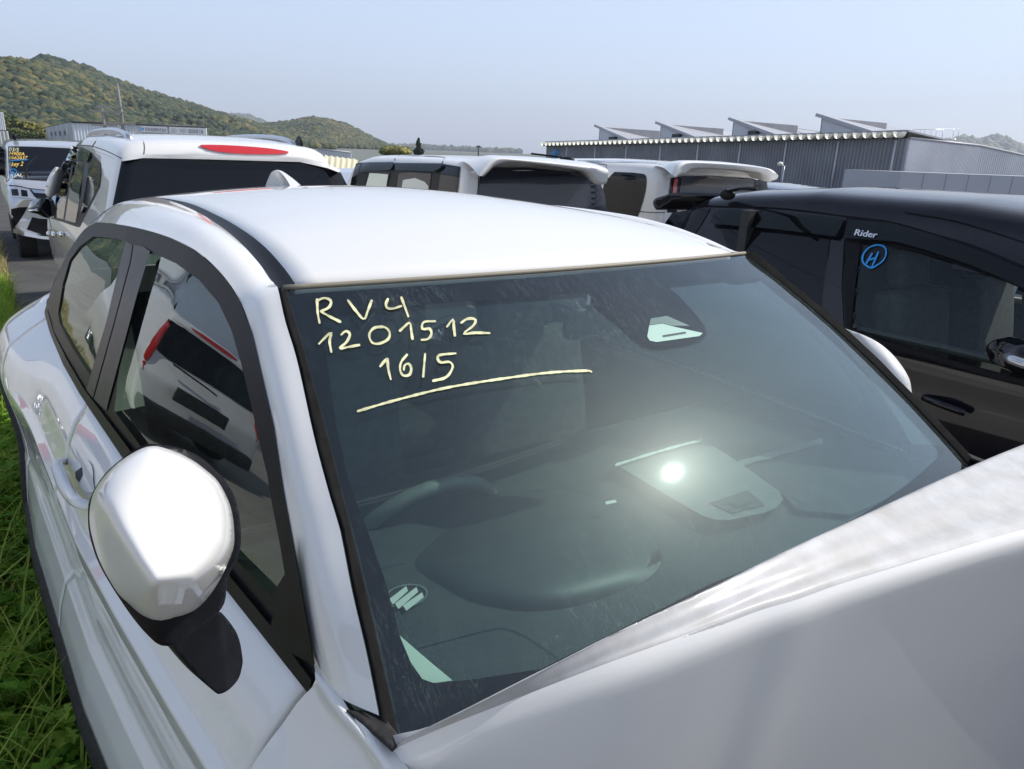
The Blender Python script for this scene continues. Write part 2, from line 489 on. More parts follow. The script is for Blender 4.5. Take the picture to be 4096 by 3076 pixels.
def stroke_px(pts, w, surf, off=.003, n=None, taper=True):
    """a hand-drawn line: a thin raised ribbon on a surface"""
    L_ = sum(math.hypot(b_[0]-a[0], b_[1]-a[1]) for a, b_ in zip(pts, pts[1:]))
    n = n or max(4, int(L_/9))
    q = spl([Vector((a, b_, 0)) for a, b_ in pts], n)
    V, F_ = [], []
    for i, p in enumerate(q):
        t = (q[min(i+1, n-1)]-q[max(i-1, 0)]).normalized(); s = Vector((-t.y, t.x, 0))
        ww = w*(.5 if not taper else .5*(0.84+.14*math.sin(i*.41+p.x*.013)+.10*math.sin(i*1.7+p.y*.02))*(.75 if i in (0, n-1) else 1))
        for k in (-1, 1):
            px, py = p.x+s.x*ww*k, p.y+s.y*ww*k
            d = ray(px, py); h = surf.ray_cast(CAM, d)
            if h[0] is None: d = ray(p.x, p.y); h = surf.ray_cast(CAM, d)
            if h[0] is None: V.append(V[-2] if len(V) > 1 else CAM+d*2); continue
            c = max(.25, abs(h[1].dot(d))); V.append(CAM+d*(h[3]-off/c))
    for i in range(n-1): F_.append((2*i, 2*i+1, 2*i+3, 2*i+2))
    return V, F_
def text_mesh(s, size, shear=0.):
    cu = bpy.data.curves.new('t', 'FONT'); cu.body = s; cu.size = size; cu.shear = shear; cu.resolution_u = 3
    o = bpy.data.objects.new('t', cu); COL.objects.link(o)
    dg = bpy.context.evaluated_depsgraph_get(); me = bpy.data.meshes.new_from_object(o.evaluated_get(dg))
    V = [v.co.copy() for v in me.vertices]; F_ = [tuple(p.vertices) for p in me.polygons]
    bpy.data.objects.remove(o); bpy.data.curves.remove(cu); bpy.data.meshes.remove(me)
    return V, F_
def interp(t, xs, ys):
    return float(np.interp(t, xs, ys))

# =================================================================== the place: ground, hills, trees, buildings
def mixnoise(name, stops, scale, rough=.9, bmp=.3, bscale=80, detail=8, coord='Object', spec=.2):
    m, n, l, b = nodes(name); setp(b, rough=rough, spec=spec)
    t = noise(n, l, scale, detail, .65, coord); r = ramp(n, l, t.outputs[0], stops); l.new(r.outputs[0], b.inputs['Base Color'])
    if bmp: t2 = noise(n, l, bscale, 4, .6, coord); bump(n, l, b, t2.outputs[0], bmp, .01)
    MAT[name] = m
mixnoise('asphalt', [(.3, (.055, .054, .052)), (.7, (.10, .097, .092))], 1.4, bscale=140)
mixnoise('soil', [(.3, (.10, .085, .05)), (.5, (.20, .17, .09)), (.75, (.32, .26, .15))], 3.0, bscale=60)
mixnoise('field', [(.3, (.13, .15, .13)), (.7, (.20, .21, .19))], .02, bmp=0)
mixnoise('bounce_paving', [(.3, (.30, .275, .23)), (.7, (.42, .385, .32))], .8, bscale=90)  # unseen road made pale and warm to bounce light onto the doors
mixnoise('concrete', [(.3, (.30, .28, .25)), (.7, (.42, .40, .36))], 4, bscale=60)
mixnoise('hill_soil', [(.35, (.020, .030, .016)), (.7, (.045, .055, .025))], .05, bmp=0)
mixnoise('bark', [(.3, (.05, .04, .03)), (.7, (.12, .10, .08))], 6, bmp=.4)
def leafmat(name, stops, scale=.1, bmp=0, trans=0):
    m, n, l, b = nodes(name); setp(b, rough=.6, spec=.25)
    g = n.new('ShaderNodeNewGeometry')
    w = n.new('ShaderNodeMath'); w.operation = 'MULTIPLY'; w.inputs[1].default_value = .5
    l.new(g.outputs['Random Per Island'], w.inputs[0])
    t = noise(n, l, scale, 5, .6); ad = n.new('ShaderNodeMath'); ad.operation = 'MULTIPLY_ADD'; ad.inputs[1].default_value = .8
    l.new(t.outputs[0], ad.inputs[0]); l.new(w.outputs[0], ad.inputs[2])
    sb = n.new('ShaderNodeMath'); sb.operation = 'SUBTRACT'; sb.inputs[1].default_value = .18; l.new(ad.outputs[0], sb.inputs[0])
    r = ramp(n, l, sb.outputs[0], stops); l.new(r.outputs[0], b.inputs['Base Color'])
    if bmp:
        t3 = noise(n, l, bmp, 4, .7); bump(n, l, b, t3.outputs[0], .9, 1.0/bmp)
    if trans:
        tl = n.new('ShaderNodeBsdfTranslucent'); l.new(r.outputs[0], tl.inputs[0]); ms = n.new('ShaderNodeMixShader'); ms.inputs[0].default_value = trans
        l.new(b.outputs[0], ms.inputs[1]); l.new(tl.outputs[0], ms.inputs[2]); l.new(ms.outputs[0], n['Material Output'].inputs[0])
    MAT[name] = m
leafmat('forest', [(.24, (.022, .040, .024)), (.42, (.046, .070, .032)), (.56, (.085, .100, .040)), (.74, (.20, .165, .058))], .006, .9)
leafmat('leaf_yellow', [(.2, (.07, .085, .02)), (.5, (.17, .16, .03)), (.8, (.30, .25, .05))], .3)
leafmat('leaf_dark', [(.2, (.010, .020, .012)), (.8, (.03, .045, .022))], .5)
leafmat('leaf_green', [(.2, (.03, .055, .018)), (.5, (.075, .10, .025)), (.8, (.16, .16, .04))], .25)
leafmat('grass', [(.10, (.10, .20, .02)), (.40, (.26, .40, .04)), (.75, (.52, .56, .11))], 1.2, 0, .5)
leafmat('grass_dry', [(.2, (.22, .20, .06)), (.55, (.44, .36, .15)), (.85, (.55, .46, .24))], 1.0, 0, .35)
leafmat('weed', [(.15, (.09, .24, .02)), (.5, (.24, .44, .04)), (.85, (.48, .60, .09))], 2.0, 0, .5)
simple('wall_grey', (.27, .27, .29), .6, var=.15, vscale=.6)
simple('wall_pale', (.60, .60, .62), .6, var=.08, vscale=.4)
simple('wall_annex', (.47, .47, .49), .6, var=.06, vscale=.5)
simple('roof_metal', (.38, .38, .40), .45, var=.1, vscale=.5)
simple('rib_white', (.80, .77, .66), .5)
simple('steel_dark', (.03, .03, .032), .5)
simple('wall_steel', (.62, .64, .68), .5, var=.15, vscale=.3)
simple('wall_beige', (.45, .45, .44), .7, var=.15, vscale=.5)
simple('sign_board', (.52, .53, .56), .5)
simple('sign_ink', (.06, .06, .07), .6)
simple('sign_ink_pale', (.30, .30, .31), .6)
simple('sign_blue', (.06, .25, .55), .5)
simple('pole_concrete', (.26, .25, .23), .8, var=.2, vscale=3)
simple('canvas', (.66, .60, .42), .8)
simple('yellow_tank', (.45, .36, .03), .6)

obj('ground', [(-4000, -3000, -.004), (5000, -3000, -.004), (5000, 6000, -.004), (-4000, 6000, -.004)], [(0, 1, 2, 3)], 'field', kind='structure')
obj('car_park', [(-.98, -40, 0), (60, -40, 0), (60, 34, 0), (-.98, 34, 0)], [(0, 1, 2, 3)], 'asphalt', kind='structure')
obj('road', [(-9, -60, 0), (-2.4, -60, 0), (-2.4, 60, 0), (-9, 60, 0)], [(0, 1, 2, 3)], 'bounce_paving', kind='structure')
# verge between road and car park: earth, kerb stone, grass, weeds
vg = [[Vector((x, y, .03+.05*math.sin(math.pi*(x+2.4)/1.42)+.02*math.sin(y*2.1+x*3))) for x in np.linspace(-2.4, -.985, 14)] for y in np.linspace(-6, 16, 120)]
obj('verge', *gridmesh(vg), 'soil', kind='structure')
kb = obj('kerb_stone', *bevelled(box((-1.42, 7.0, .09), (.5, .32, .2)), .02), 'concrete')
tag(kb, 'pale concrete kerb block half buried in the grass verge', 'kerb')

def blades(n, xr, yr, hr, lean, wid, mat, name, seed=1, bias=None, seg=3):
    r = np.random.default_rng(seed)
    V = np.zeros((n, (seg+1)*2, 3)); 
    x = r.uniform(*xr, n); y = r.uniform(*yr, n)
    if bias is not None: x = xr[0]+(xr[1]-xr[0])*r.uniform(0, 1, n)**bias
    h = r.uniform(*hr, n); a = r.uniform(0, 2*np.pi, n); ln = r.uniform(*lean, n); w = r.uniform(*wid, n)
    dx, dy = np.cos(a), np.sin(a)
    for k in range(seg+1):
        t = k/seg
        off = ln*h*t**1.9; z = h*(t-.42*ln*t**2.6)+.03
        ww = w*(1-t**1.6)*.5+.0004
        V[:, 2*k, 0] = x+dx*off-dy*ww; V[:, 2*k, 1] = y+dy*off+dx*ww; V[:, 2*k, 2] = z
        V[:, 2*k+1, 0] = x+dx*off+dy*ww; V[:, 2*k+1, 1] = y+dy*off-dx*ww; V[:, 2*k+1, 2] = z
    m_ = (seg+1)*2
    base = np.array([[2*k, 2*k+1, 2*k+3, 2*k+2] for k in range(seg)])
    F_ = (base[None]+(np.arange(n)*m_)[:, None, None]).reshape(-1, 4)
    me = bpy.data.meshes.new(name); me.from_pydata(V.reshape(-1, 3).tolist(), [], F_.tolist()); me.update()
    o = bpy.data.objects.new(name, me); COL.objects.link(o); me.materials.append(MAT[mat]); o['kind'] = 'stuff'; return o
blades(8000, (-2.3, -.93), (.6, 6.5), (.10, .36), (.3, 1.0), (.004, .009), 'grass', 'grass', 1)
blades(700, (-1.9, -.96), (.9, 5.5), (.35, .62), (.7, 1.25), (.006, .011), 'grass', 'long_grass', 2, seg=6)
blades(9000, (-2.4, -.95), (6.5, 15.5), (.06, .22), (.3, .9), (.006, .012), 'grass_dry', 'dry_grass', 3)
blades(2600, (-1.5, -.98), (5.6, 9.5), (.12, .34), (.3, .9), (.007, .013), 'weed', 'bright_grass', 4)
# lobed weed leaves in rosettes
def weed_leaves(n, xr, yr, name, seed):
    r = random.Random(seed); V, F_ = [], []
    for _ in range(n):
        x, y = r.uniform(*xr), r.uniform(*yr); h = r.uniform(.06, .26)
        for k in range(r.randint(5, 8)):
            a = r.uniform(0, 6.28); L_ = r.uniform(.05, .11); up_ = r.uniform(.1, .6)
            d = Vector((math.cos(a), math.sin(a), up_)).normalized(); s_ = Vector((-math.sin(a), math.cos(a), r.uniform(-.3, .3)))
            b0 = Vector((x, y, .03+h*r.uniform(.4, 1)))
            prof = [(0, .004), (.25, .10), (.33, .05), (.5, .20), (.58, .08), (.75, .16), (.82, .07), (1, .005)]
            k0 = len(V)
            for t_, w_ in prof:
                c = b0+d*L_*t_-Vector((0, 0, .35*L_*t_*t_))
                V.append(c+s_*w_*L_*1.6); V.append(c-Vector((0, 0, .008))); V.append(c-s_*w_*L_*1.6)
            for i in range(len(prof)-1):
                q = k0+3*i; F_ += [(q, q+1, q+4, q+3), (q+1, q+2, q+5, q+4)]
    return obj(name, V, F_, 'weed', kind='stuff')
weed_leaves(900, (-1.7, -.94), (.7, 5.2), 'weeds', 5)

# --- wooded hills
ICO = None
def ico(sub=1):
    bm = bmesh.new(); bmesh.ops.create_icosphere(bm, subdivisions=sub, radius=1)
    v = np.array([tuple(q.co) for q in bm.verts]); f = np.array([[q.index for q in g.verts] for g in bm.faces]); bm.free(); return v, f
icoV, icoF = ico(1); ico2V, ico2F = ico(2)
def blobs(name, cen, rad, mat, seed=3, squash=.8, jag=.28, parent=None, fine=False, kind='stuff'):
    r = np.random.default_rng(seed); n = len(cen); cen = np.asarray(cen, float); rad = np.asarray(rad, float)
    bv, bf_ = (ico2V, ico2F) if fine else (icoV, icoF)
    k = len(bv)
    V = bv[None]*(1+r.uniform(-jag, jag, (n, k, 1)))*rad[:, None, None]
    V[:, :, 2] *= squash
    V = V+cen[:, None]
    F_ = (bf_[None]+(np.arange(n)*k)[:, None, None]).reshape(-1, 3)
    me = bpy.data.meshes.new(name)
    og = ORG.get(parent, Vector((0, 0, 0))) if parent else Vector((0, 0, 0))
    V = V.reshape(-1, 3)-np.array(og)
    me.vertices.add(len(V)); me.vertices.foreach_set('co', V.ravel())
    me.loops.add(F_.size); me.loops.foreach_set('vertex_index', F_.ravel())
    me.polygons.add(len(F_)); me.polygons.foreach_set('loop_start', np.arange(0, F_.size, 3)); me.polygons.foreach_set('loop_total', np.full(len(F_), 3))
    me.update(calc_edges=True); me.validate()
    me.polygons.foreach_set('use_smooth', np.ones(len(F_), bool))
    o = bpy.data.objects.new(name, me); COL.objects.link(o); me.materials.append(MAT[mat])
    if parent: o.parent = parent
    if kind: o['kind'] = kind
    return o
def vnoise(p, s):
    from mathutils import noise as mn
    return mn.noise(Vector(p)*s)
def hill(name, ridge, t_r, t_f, trees, rr, seed, spur=.0, nu=90, nv=22, fname='forest'):
    """ridge: photo outline of the crest; t_r/t_f: distances of crest and foot (lists of (px,t))"""
    xs = [p[0] for p in ridge]; ys = [p[1] for p in ridge]
    rows = []
    px = np.linspace(xs[0], xs[-1], nu)
    for j in range(nv):
        s = j/(nv-1); row = []
        for x in px:
            y = float(np.interp(x, xs, ys)); tr = float(np.interp(x, *zip(*t_r))); tf = float(np.interp(x, *zip(*t_f)))
            R_ = P(x, y, t=tr); R_.z -= rr[0]*.9
            d = ray(x, y); h = Vector((d.x, d.y, 0)).normalized()
            Ft = Vector((CAM.x, CAM.y, 0))+h*tf
            zt = R_.z*(1-s)**1.15*(1-.10*math.sin(math.pi*s))
            q = Vector((R_.x+(Ft.x-R_.x)*s, R_.y+(Ft.y-R_.y)*s, zt))
            w = math.sin(math.pi*min(1, s*1.05))**2*min(1, s*3)
            n_ = vnoise((q.x, q.y*.3, 0), .011)*spur + vnoise((q.x, q.y, 3), .03)*spur*.4
            q.z = max(-1, q.z+n_*w*R_.z*.9)
            row.append(q)
        # behind the crest
        rows.append(row)
    back = [Vector((p.x*1.12, p.y*1.25, -2)) for p in rows[0]]
    v, f = gridmesh([back]+rows)
    ho = obj(name, v, f, 'hill_soil', kind='structure')
    r = np.random.default_rng(seed); cen, rad = [], []
    for _ in range(trees):
        a, b_ = r.uniform(0, nu-1.001), r.uniform(0, 1)**1.0*(nv-1.001)
        i, j = int(a), int(b_); fa, fb = a-i, b_-j
        q = (rows[j][i]*(1-fa)+rows[j][i+1]*fa)*(1-fb)+(rows[j+1][i]*(1-fa)+rows[j+1][i+1]*fa)*fb
        rad_ = r.uniform(*rr); cen.append((q.x, q.y, q.z+rad_*.35)); rad.append(rad_)
    fo = blobs(fname, cen, rad, 'forest', seed)
    return ho
H1 = [(-2600, 420), (-1900, 330), (-1300, 250), (-800, 300), (-500, 230), (-250, 270), (0, 267), (81, 253), (110, 251), (163, 224), (224, 235), (317, 257), (354, 265), (391, 290), (468, 322), (557, 351), (671, 387), (773, 416), (875, 449), (976, 478), (1050, 500), (1150, 540), (1250, 575), (1330, 600)]
hill('hill', H1, [(-2600, 500), (0, 640), (600, 700), (1400, 800)], [(-2600, 150), (0, 300), (600, 330), (1400, 420)], 44000, (1.3, 3.0), 11, .60, 150, 30)
H2 = [(900, 560), (976, 500), (1085, 493), (1166, 482), (1254, 468), (1322, 478), (1390, 498), (1458, 532), (1500, 556), (1540, 573), (1592, 600), (1640, 612)]
hill('hill', H2, [(900, 980), (1650, 1000)], [(900, 600), (1650, 760)], 10000, (1.7, 3.6), 12, .35, 60, 16)
H3 = [(820, 500), (902, 458), (949, 452), (1003, 464), (1057, 488), (1110, 515), (1200, 560)]
hill('hill', H3, [(820, 3600), (1200, 3600)], [(820, 2600), (1200, 2600)], 900, (13, 21), 13, .2, 40, 10)
H4 = [(1560, 612), (1625, 593), (1707, 583), (1775, 603), (1815, 600), (1883, 610), (1978, 617), (2080, 622)]
hill('hill', H4, [(1500, 3700), (2100, 3700)], [(1500, 2600), (2100, 2600)], 900, (11, 18), 14, .2, 50, 10)
H5 = [(3560, 600), (3700, 575), (3773, 560), (3822, 549), (3862, 541), (3917, 556), (3941, 544), (3991, 540), (4021, 546), (4055, 568), (4096, 588), (4250, 560), (4500, 600)]
hill('hill', H5, [(3500, 3500), (4500, 3500)], [(3500, 2400), (4500, 2400)], 1300, (12, 20), 15, .25, 50, 12)

# --- trees one can tell apart
def tree(name, px, base_py, top_py, w_px, t, mat, label, cat='tree', shape='round', seed=1, group=None, n=260):
    top = P(px, top_py, t=t); base = Vector((top.x, top.y, 0)); H_ = top.z
    wd = w_px/F_PX*t
    o = thing(name, label, cat, base, group)
    r = random.Random(seed)
    lean = r.uniform(-.03, .03)
    obj('trunk', *tube([base, base+Vector((lean*H_*.5, 0, H_*.45)), base+Vector((lean*H_, 0, H_*.88))], [H_*.03, H_*.022, H_*.006], 8), 'bark', o)
    for k in range(5):
        a = r.uniform(0, 6.28); z0 = H_*r.uniform(.3, .6)
        obj('limb', *tube([base+Vector((0, 0, z0)), base+Vector((math.cos(a)*wd*.35, math.sin(a)*wd*.35, z0+H_*.22))], [H_*.012, H_*.004], 5), 'bark', o)
    cen, rad = [], []
    for _ in range(n):
        if shape == 'cone':
            s = r.random()**.7; z = H_*(.18+.82*(1-s)); m_ = wd*.5*(s*.95+.05)*(.75+.25*math.sin(z*5))
            a = r.uniform(0, 6.28); q = m_*r.random()**.45; cen.append((base.x+math.cos(a)*q, base.y+math.sin(a)*q, z)); rad.append(wd*r.uniform(.03, .065))
        else:
            a = r.uniform(0, 6.28); ph = math.acos(r.uniform(-.8, 1)); q = r.random()**.35
            cen.append((base.x+lean*H_+wd*.5*q*math.sin(ph)*math.cos(a), base.y+wd*.5*q*math.sin(ph)*math.sin(a), H_*.64+H_*.34*q*math.cos(ph))); rad.append(wd*r.uniform(.045, .10))
    blobs('crown', cen, rad, mat, seed, .75, .45, o, kind=None, fine=True)
    return o
tree('round_tree', 1580, 640, 590, 112, 140, 'leaf_yellow', 'rounded yellow green tree at the foot of the hill beside the dark conifer', seed=4)
tree('conifer_tree', 1674, 640, 553, 62, 120, 'leaf_dark', 'dark ragged conifer standing alone against the sky', shape='cone', seed=5, n=340)
LT = [(20, 448, 70, 'leaf_green', 'green tree at the left edge beside the steel shed corner'), (62, 470, 64, 'leaf_yellow', 'yellow leaved tree second from the left in the clump below the hill'), (108, 482, 60, 'leaf_yellow', 'yellow leaved tree in the middle of the clump below the hill'), (150, 498, 52, 'leaf_yellow', 'yellow leaved tree at the right end of the clump below the hill'),
      (40, 510, 46, 'leaf_green', 'low dark green tree in front of the yellow trees, behind the silver van roof'), (90, 520, 46, 'leaf_green', 'low green bush tree between the yellow trees and the silver van'), (140, 525, 44, 'leaf_green', 'low green tree next to the grey workshop gable')]
for i, (px_, py_, w_, m_, lb) in enumerate(LT):
    tree('bushy_tree', px_, 560, py_, w_, 215 if i < 4 else 190, m_, lb, seed=20+i, group='trees below the hill at the left', n=150)

# --- wall helper: a standing wall from pixel to pixel
def wall(name, a, b_, top_a, top_b, mat, parent=None, ribs=0, depth=.06, z0=0., back=.2, label=None):
    """a,b_: ground points; tops: heights; ribs: number of folds"""
    a, b_ = Vector(a), Vector(b_); d = (b_-a); n_ = Vector((d.y, -d.x, 0)).normalized()
    if n_.dot(CAM-a) < 0: n_ = -n_
    V, F_ = [], []
    k = max(1, ribs)*4 if ribs else 1
    pr = [0, 0, 1, 1]
    for i in range(k+1):
        p = a+d*(i/k); h = top_a+(top_b-top_a)*i/k; o_ = n_*(depth*pr[i % 4] if ribs else 0)
        V += [Vector((p.x, p.y, z0))+o_, Vector((p.x, p.y, h))+o_]
    for i in range(k): F_.append((2*i, 2*i+2, 2*i+3, 2*i+1))
    n0 = len(V)
    for p, h in ((a, top_a), (b_, top_b)):
        q = p-n_*back; V += [Vector((q.x, q.y, z0)), Vector((q.x, q.y, h))]
    F_ += [(n0, n0+1, n0+3, n0+2), (0, 1, n0+1, n0), (2*k, n0+2, n0+3, 2*k+1), (1, 2*k+1, n0+3, n0+1)]
    return obj(name, V, F_, mat, parent, smooth=False, label=label)
def gp(px, py, t): q = P(px, py, t=t); return Vector((q.x, q.y, 0)), q.z
def poly3(pts, thick, mat, name, parent):
    v = [Vector(p) for p in pts]; n_ = len(v); nn = (v[1]-v[0]).cross(v[2]-v[0]).normalized()
    if nn.dot(CAM-v[0]) < 0: nn = -nn
    V = v+[p-nn*thick for p in v]
    F_ = [tuple(range(n_)), tuple(range(2*n_-1, n_-1, -1))]+[(i, (i+1) % n_, (i+1) % n_+n_, i+n_) for i in range(n_)]
    return obj(name, V, F_, mat, parent, smooth=False)

# --- grey workshop at the left
a_, za = gp(285, 489, 150); b_, zb = gp(826, 508, 152); c_, zc = gp(181, 511, 190)
ws = thing('workshop', 'long pale ribbed steel workshop below the wooded hill, with a sign band along its side', 'building', (a_.x, a_.y, 0))
wall('wall', a_, b_, za, zb, 'wall_steel', ws, 46, .12)
wall('gable_wall', c_, a_, zc, za-.02, 'wall_beige', ws)
d_ab = (b_-a_).normalized(); n_ab = Vector((-d_ab.y, d_ab.x, 0))
if n_ab.dot(CAM-a_) > 0: n_ab = -n_ab
poly3([a_+Vector((0, 0, za+.12)), b_+Vector((0, 0, zb+.12)), b_+n_ab*18+Vector((0, 0, zb+.5)), c_+Vector((0, 0, zc+.12))], .35, 'steel_dark', 'roof', ws)
obj('eave', *tube([a_-n_ab*.25+Vector((0, 0, za+.02)), b_-n_ab*.25+Vector((0, 0, zb+.02))], .16, 6), 'steel_dark', ws)
for k in range(5):
    f_ = .18+.17*k; q = c_.lerp(a_, f_); h_ = zc+(za-zc)*f_
    u = (a_-c_).normalized(); n_ = Vector((u.y, -u.x, 0)); n_ = n_ if n_.dot(CAM-q) > 0 else -n_
    if k < 4: poly3([q+n_*.06+u*1.6+Vector((0, 0, h_*.48)), q+n_*.06+u*3.4+Vector((0, 0, h_*.48)), q+n_*.06+u*3.4+Vector((0, 0, h_*.70)), q+n_*.06+u*1.6+Vector((0, 0, h_*.70))], .1, 'steel_dark', 'window', ws)
    obj('pilaster', *box(q+n_*.1+Vector((0, 0, h_/2)), (.3, .3, h_-.1)), 'wall_steel', ws, smooth=False)
tv = P(338, 481, t=158); obj('roof_vent', *merge(lathe((tv.x, tv.y, tv.z-1.2), (0, 0, 1), [(1.0, 0), (1.0, .7), (1.6, .8), (1.7, 1.0), (1.1, 1.35), (.1, 1.5)], 16)), 'wall_steel', ws)
def sign(px0, px1, texts, board='sign_board'):
    f0 = lambda x: (x-285)/(826-285)
    # place along the wall by photo column
    def pt(x, y):
        d = ray(x, y); o_ = a_-n_ab*.35; k = (o_-CAM).dot(n_ab)/d.dot(n_ab); return CAM+d*k
    bl, br = pt(px0[0], px0[1]), pt(px1[0], px1[1]); hgt = (pt(px0[0], px0[1])-pt(px0[0], px0[2])).z
    br_ = Vector((br.x, br.y, bl.z))
    so = poly3([bl, br_, br_-Vector((0, 0, hgt)), bl-Vector((0, 0, hgt))], .1, board, 'sign', ws)
    u = (br_-bl).normalized(); W__ = (br_-bl).length
    for s_, x0, x1, mt in texts:
        v, f = text_mesh(s_, 1.0)
        if not v: continue
        mnx = min(p.x for p in v); mxx = max(p.x for p in v); mny = min(p.y for p in v); mxy = max(p.y for p in v)
        sx = (x1-x0)*W__/(mxx-mnx); sy = hgt*.62/(mxy-mny)
        V = [bl-n_ab*.02+u*(x0*W__+(p.x-mnx)*sx)-Vector((0, 0, hgt*.82))+Vector((0, 0, (p.y-mny)*sy)) for p in v]
        obj('lettering', V, f, mt, so, smooth=False)
    return so, bl, u, hgt, W__
s1 = sign((562, 503, 528), (668, 506, 530), [('和幸産業株式会社', .16, .97, 'sign_ink')])
poly3([s1[1]-n_ab*.03+s1[2]*(s1[4]*.03)-Vector((0, 0, s1[3]*.25)), s1[1]-n_ab*.03+s1[2]*(s1[4]*.11)-Vector((0, 0, s1[3]*.25)), s1[1]-n_ab*.03+s1[2]*(s1[4]*.11)-Vector((0, 0, s1[3]*.7)), s1[1]-n_ab*.03+s1[2]*(s1[4]*.03)-Vector((0, 0, s1[3]*.7))], .02, 'sign_blue', 'emblem', s1[0])
sign((676, 507, 534), (822, 512, 538), [('ISO', .06, .19, 'sign_ink_pale'), ('9001', .28, .46, 'sign_ink_pale'), ('認証取得工場', .52, .92, 'sign_ink')])
# --- corner of a steel shed at the far left edge, with a yellow hopper above it
a2, z2 = gp(-70, 455, 75); b2, z2b = gp(12, 449, 75)
sh = thing('steel_shed', 'ribbed steel shed corner at the left edge with a yellow hopper on top', 'shed', (a2.x, a2.y, 0))
wall('upper_wall', a2, b2, z2b, z2b, 'wall_steel', sh, 12, .06, z0=P(12, 520, t=75).z)
wall('lower_wall', a2, b2+Vector((.12, 0, 0)), P(12, 522, t=75).z-.02, P(12, 522, t=75).z-.02, 'wall_beige', sh, 6, .05)
hp = P(2, 438, t=75.5); obj('hopper', *lathe((hp.x-.05, hp.y, hp.z-.3), (0, 0, 1), [(.25, -.3), (.27, .1), (.2, .3), (.05, .38)], 12), 'yellow_tank', sh)
# --- utility poles
def pole(px_t, py_t, px_b, py_b, t, arms, label, ins=True):
    tp_, bt_ = P(px_t, py_t, t=t), P(px_b, py_b, t=t); d = (tp_-bt_); base = Vector((tp_.x, tp_.y, 0))
    o = thing('utility_pole', label, 'utility pole', base)
    H_ = tp_.z
    obj('shaft', *tube([base, base+Vector((0, 0, H_*.6)), base+Vector((0, 0, H_))], [.27, .23, .09], 10), 'pole_concrete', o)
    for z_, w_, l_ in arms:
        obj('crossarm', *box(base+Vector((.12+w_*l_, -.2, H_-z_)), (w_, .2, .26), rz=-.2), 'pole_concrete', o, smooth=False)
        for k in range(5):
            x_ = w_*(l_-.5+(k+.3)/5)
            obj('insulator', *lathe(base+Vector((.12+x_, -.25, H_-z_-.45)), (0, 0, 1), [(.03, 0), (.10, .05), (.05, .15), (.10, .25), (.04, .42)], 8), 'steel_dark', o)
    return o
pole(470, 334, 480, 470, 120, [(3.1, 3.2, -.45), (3.8, 1.8, -.4), (5.2, 3.6, -.1), (6.0, 1.4, -.55)], 'taller concrete utility pole with a spiked top, in front of the hill')
pole(409, 432, 413, 515, 128, [(.5, 3.0, .0), (2.4, 3.4, -.05)], 'shorter concrete utility pole left of the taller spiked one')
sp_ = P(1914, 583, t=150); so_ = thing('slim_pole', 'thin dark pole alone against the sky above the white van roof', 'pole', (sp_.x, sp_.y, 0))
obj('shaft', *tube([(sp_.x, sp_.y, 0), (sp_.x, sp_.y, sp_.z)], [.14, .10], 8), 'steel_dark', so_); obj('crossarm', *box((sp_.x, sp_.y, sp_.z-.15), (.75, .2, .35)), 'steel_dark', so_, smooth=False)
# --- canvas roofed shed between the SUV and the white van
c0, c1, c2, c3 = P(1290, 622, t=60), P(1425, 640, t=60), P(1425, 690, t=56), P(1290, 690, t=56)
cs = thing('canvas_shed', 'low shed with a rounded cream canvas roof seen between the SUV and the white van', 'shed', (c2.x, c2.y, 0))
cr_ = loft([[c0.lerp(c3, .5)+Vector((0, 4, -.4)), c1.lerp(c2, .5)+Vector((0, 4, -.4))], [c0, c1], [c0.lerp(c3, .35)+Vector((0, -.3, .12)), c1.lerp(c2, .35)+Vector((0, -.3, .12))], [c3, c2]], 30, 10)
for i, p in enumerate(cr_[0]): p.z += .05*math.sin(i % 30*1.3)
obj('canvas_roof', *cr_, 'canvas', cs)
obj('post', *tube([(c3.x, c3.y, 0), c3], .05, 6), 'steel_dark', cs); obj('post', *tube([(c2.x, c2.y, 0), c2], .05, 6), 'steel_dark', cs)
g0, z0_ = gp(1270, 598, 95); g1, z1_ = gp(1405, 612, 95)
lw = thing('low_warehouse', 'low grey roofed building behind the cream canvas shed', 'building', (g0.x, g0.y, 0)); wall('wall', g0, g1, z0_, z1_, 'wall_pale', lw, 20, .08, back=6)
obj('roof_edge', *tube([g0+Vector((0, 0, z0_+.05)), g1+Vector((0, 0, z1_+.05))], .12, 6), 'roof_metal', lw)

# --- saw-roofed factory at the right
TL, TR = 78., 52.
L0, zl = gp(2186, 586, TL); R0, zr = gp(3637, 553, TR)
fac = thing('factory', 'long dark grey ribbed factory with slanted roof monitors and a scalloped white eave', 'building', (R0.x, R0.y, 0))
wall('wall', L0, R0, zl, zr, 'wall_grey', fac, 150, .10)
uF = (R0-L0).normalized(); nF = Vector((uF.y, -uF.x, 0)); nF = nF if nF.dot(CAM-L0) > 0 else -nF
def on_wall(px, py, off=.0):
    d = ray(px, py); o_ = L0+nF*off; k = (o_-CAM).dot(nF)/d.dot(nF); return CAM+d*k
for x in (2265, 2378, 2502, 2638, 2787, 2954, 3136, 3342, 3570):
    q = on_wall(x, 640, .12); h_ = zl+(zr-zl)*((q-L0).dot(uF)/(R0-L0).length)
    obj('downpipe', *tube([(q.x, q.y, 0), (q.x, q.y, h_-.1)], .07, 6), 'wall_pale', fac)
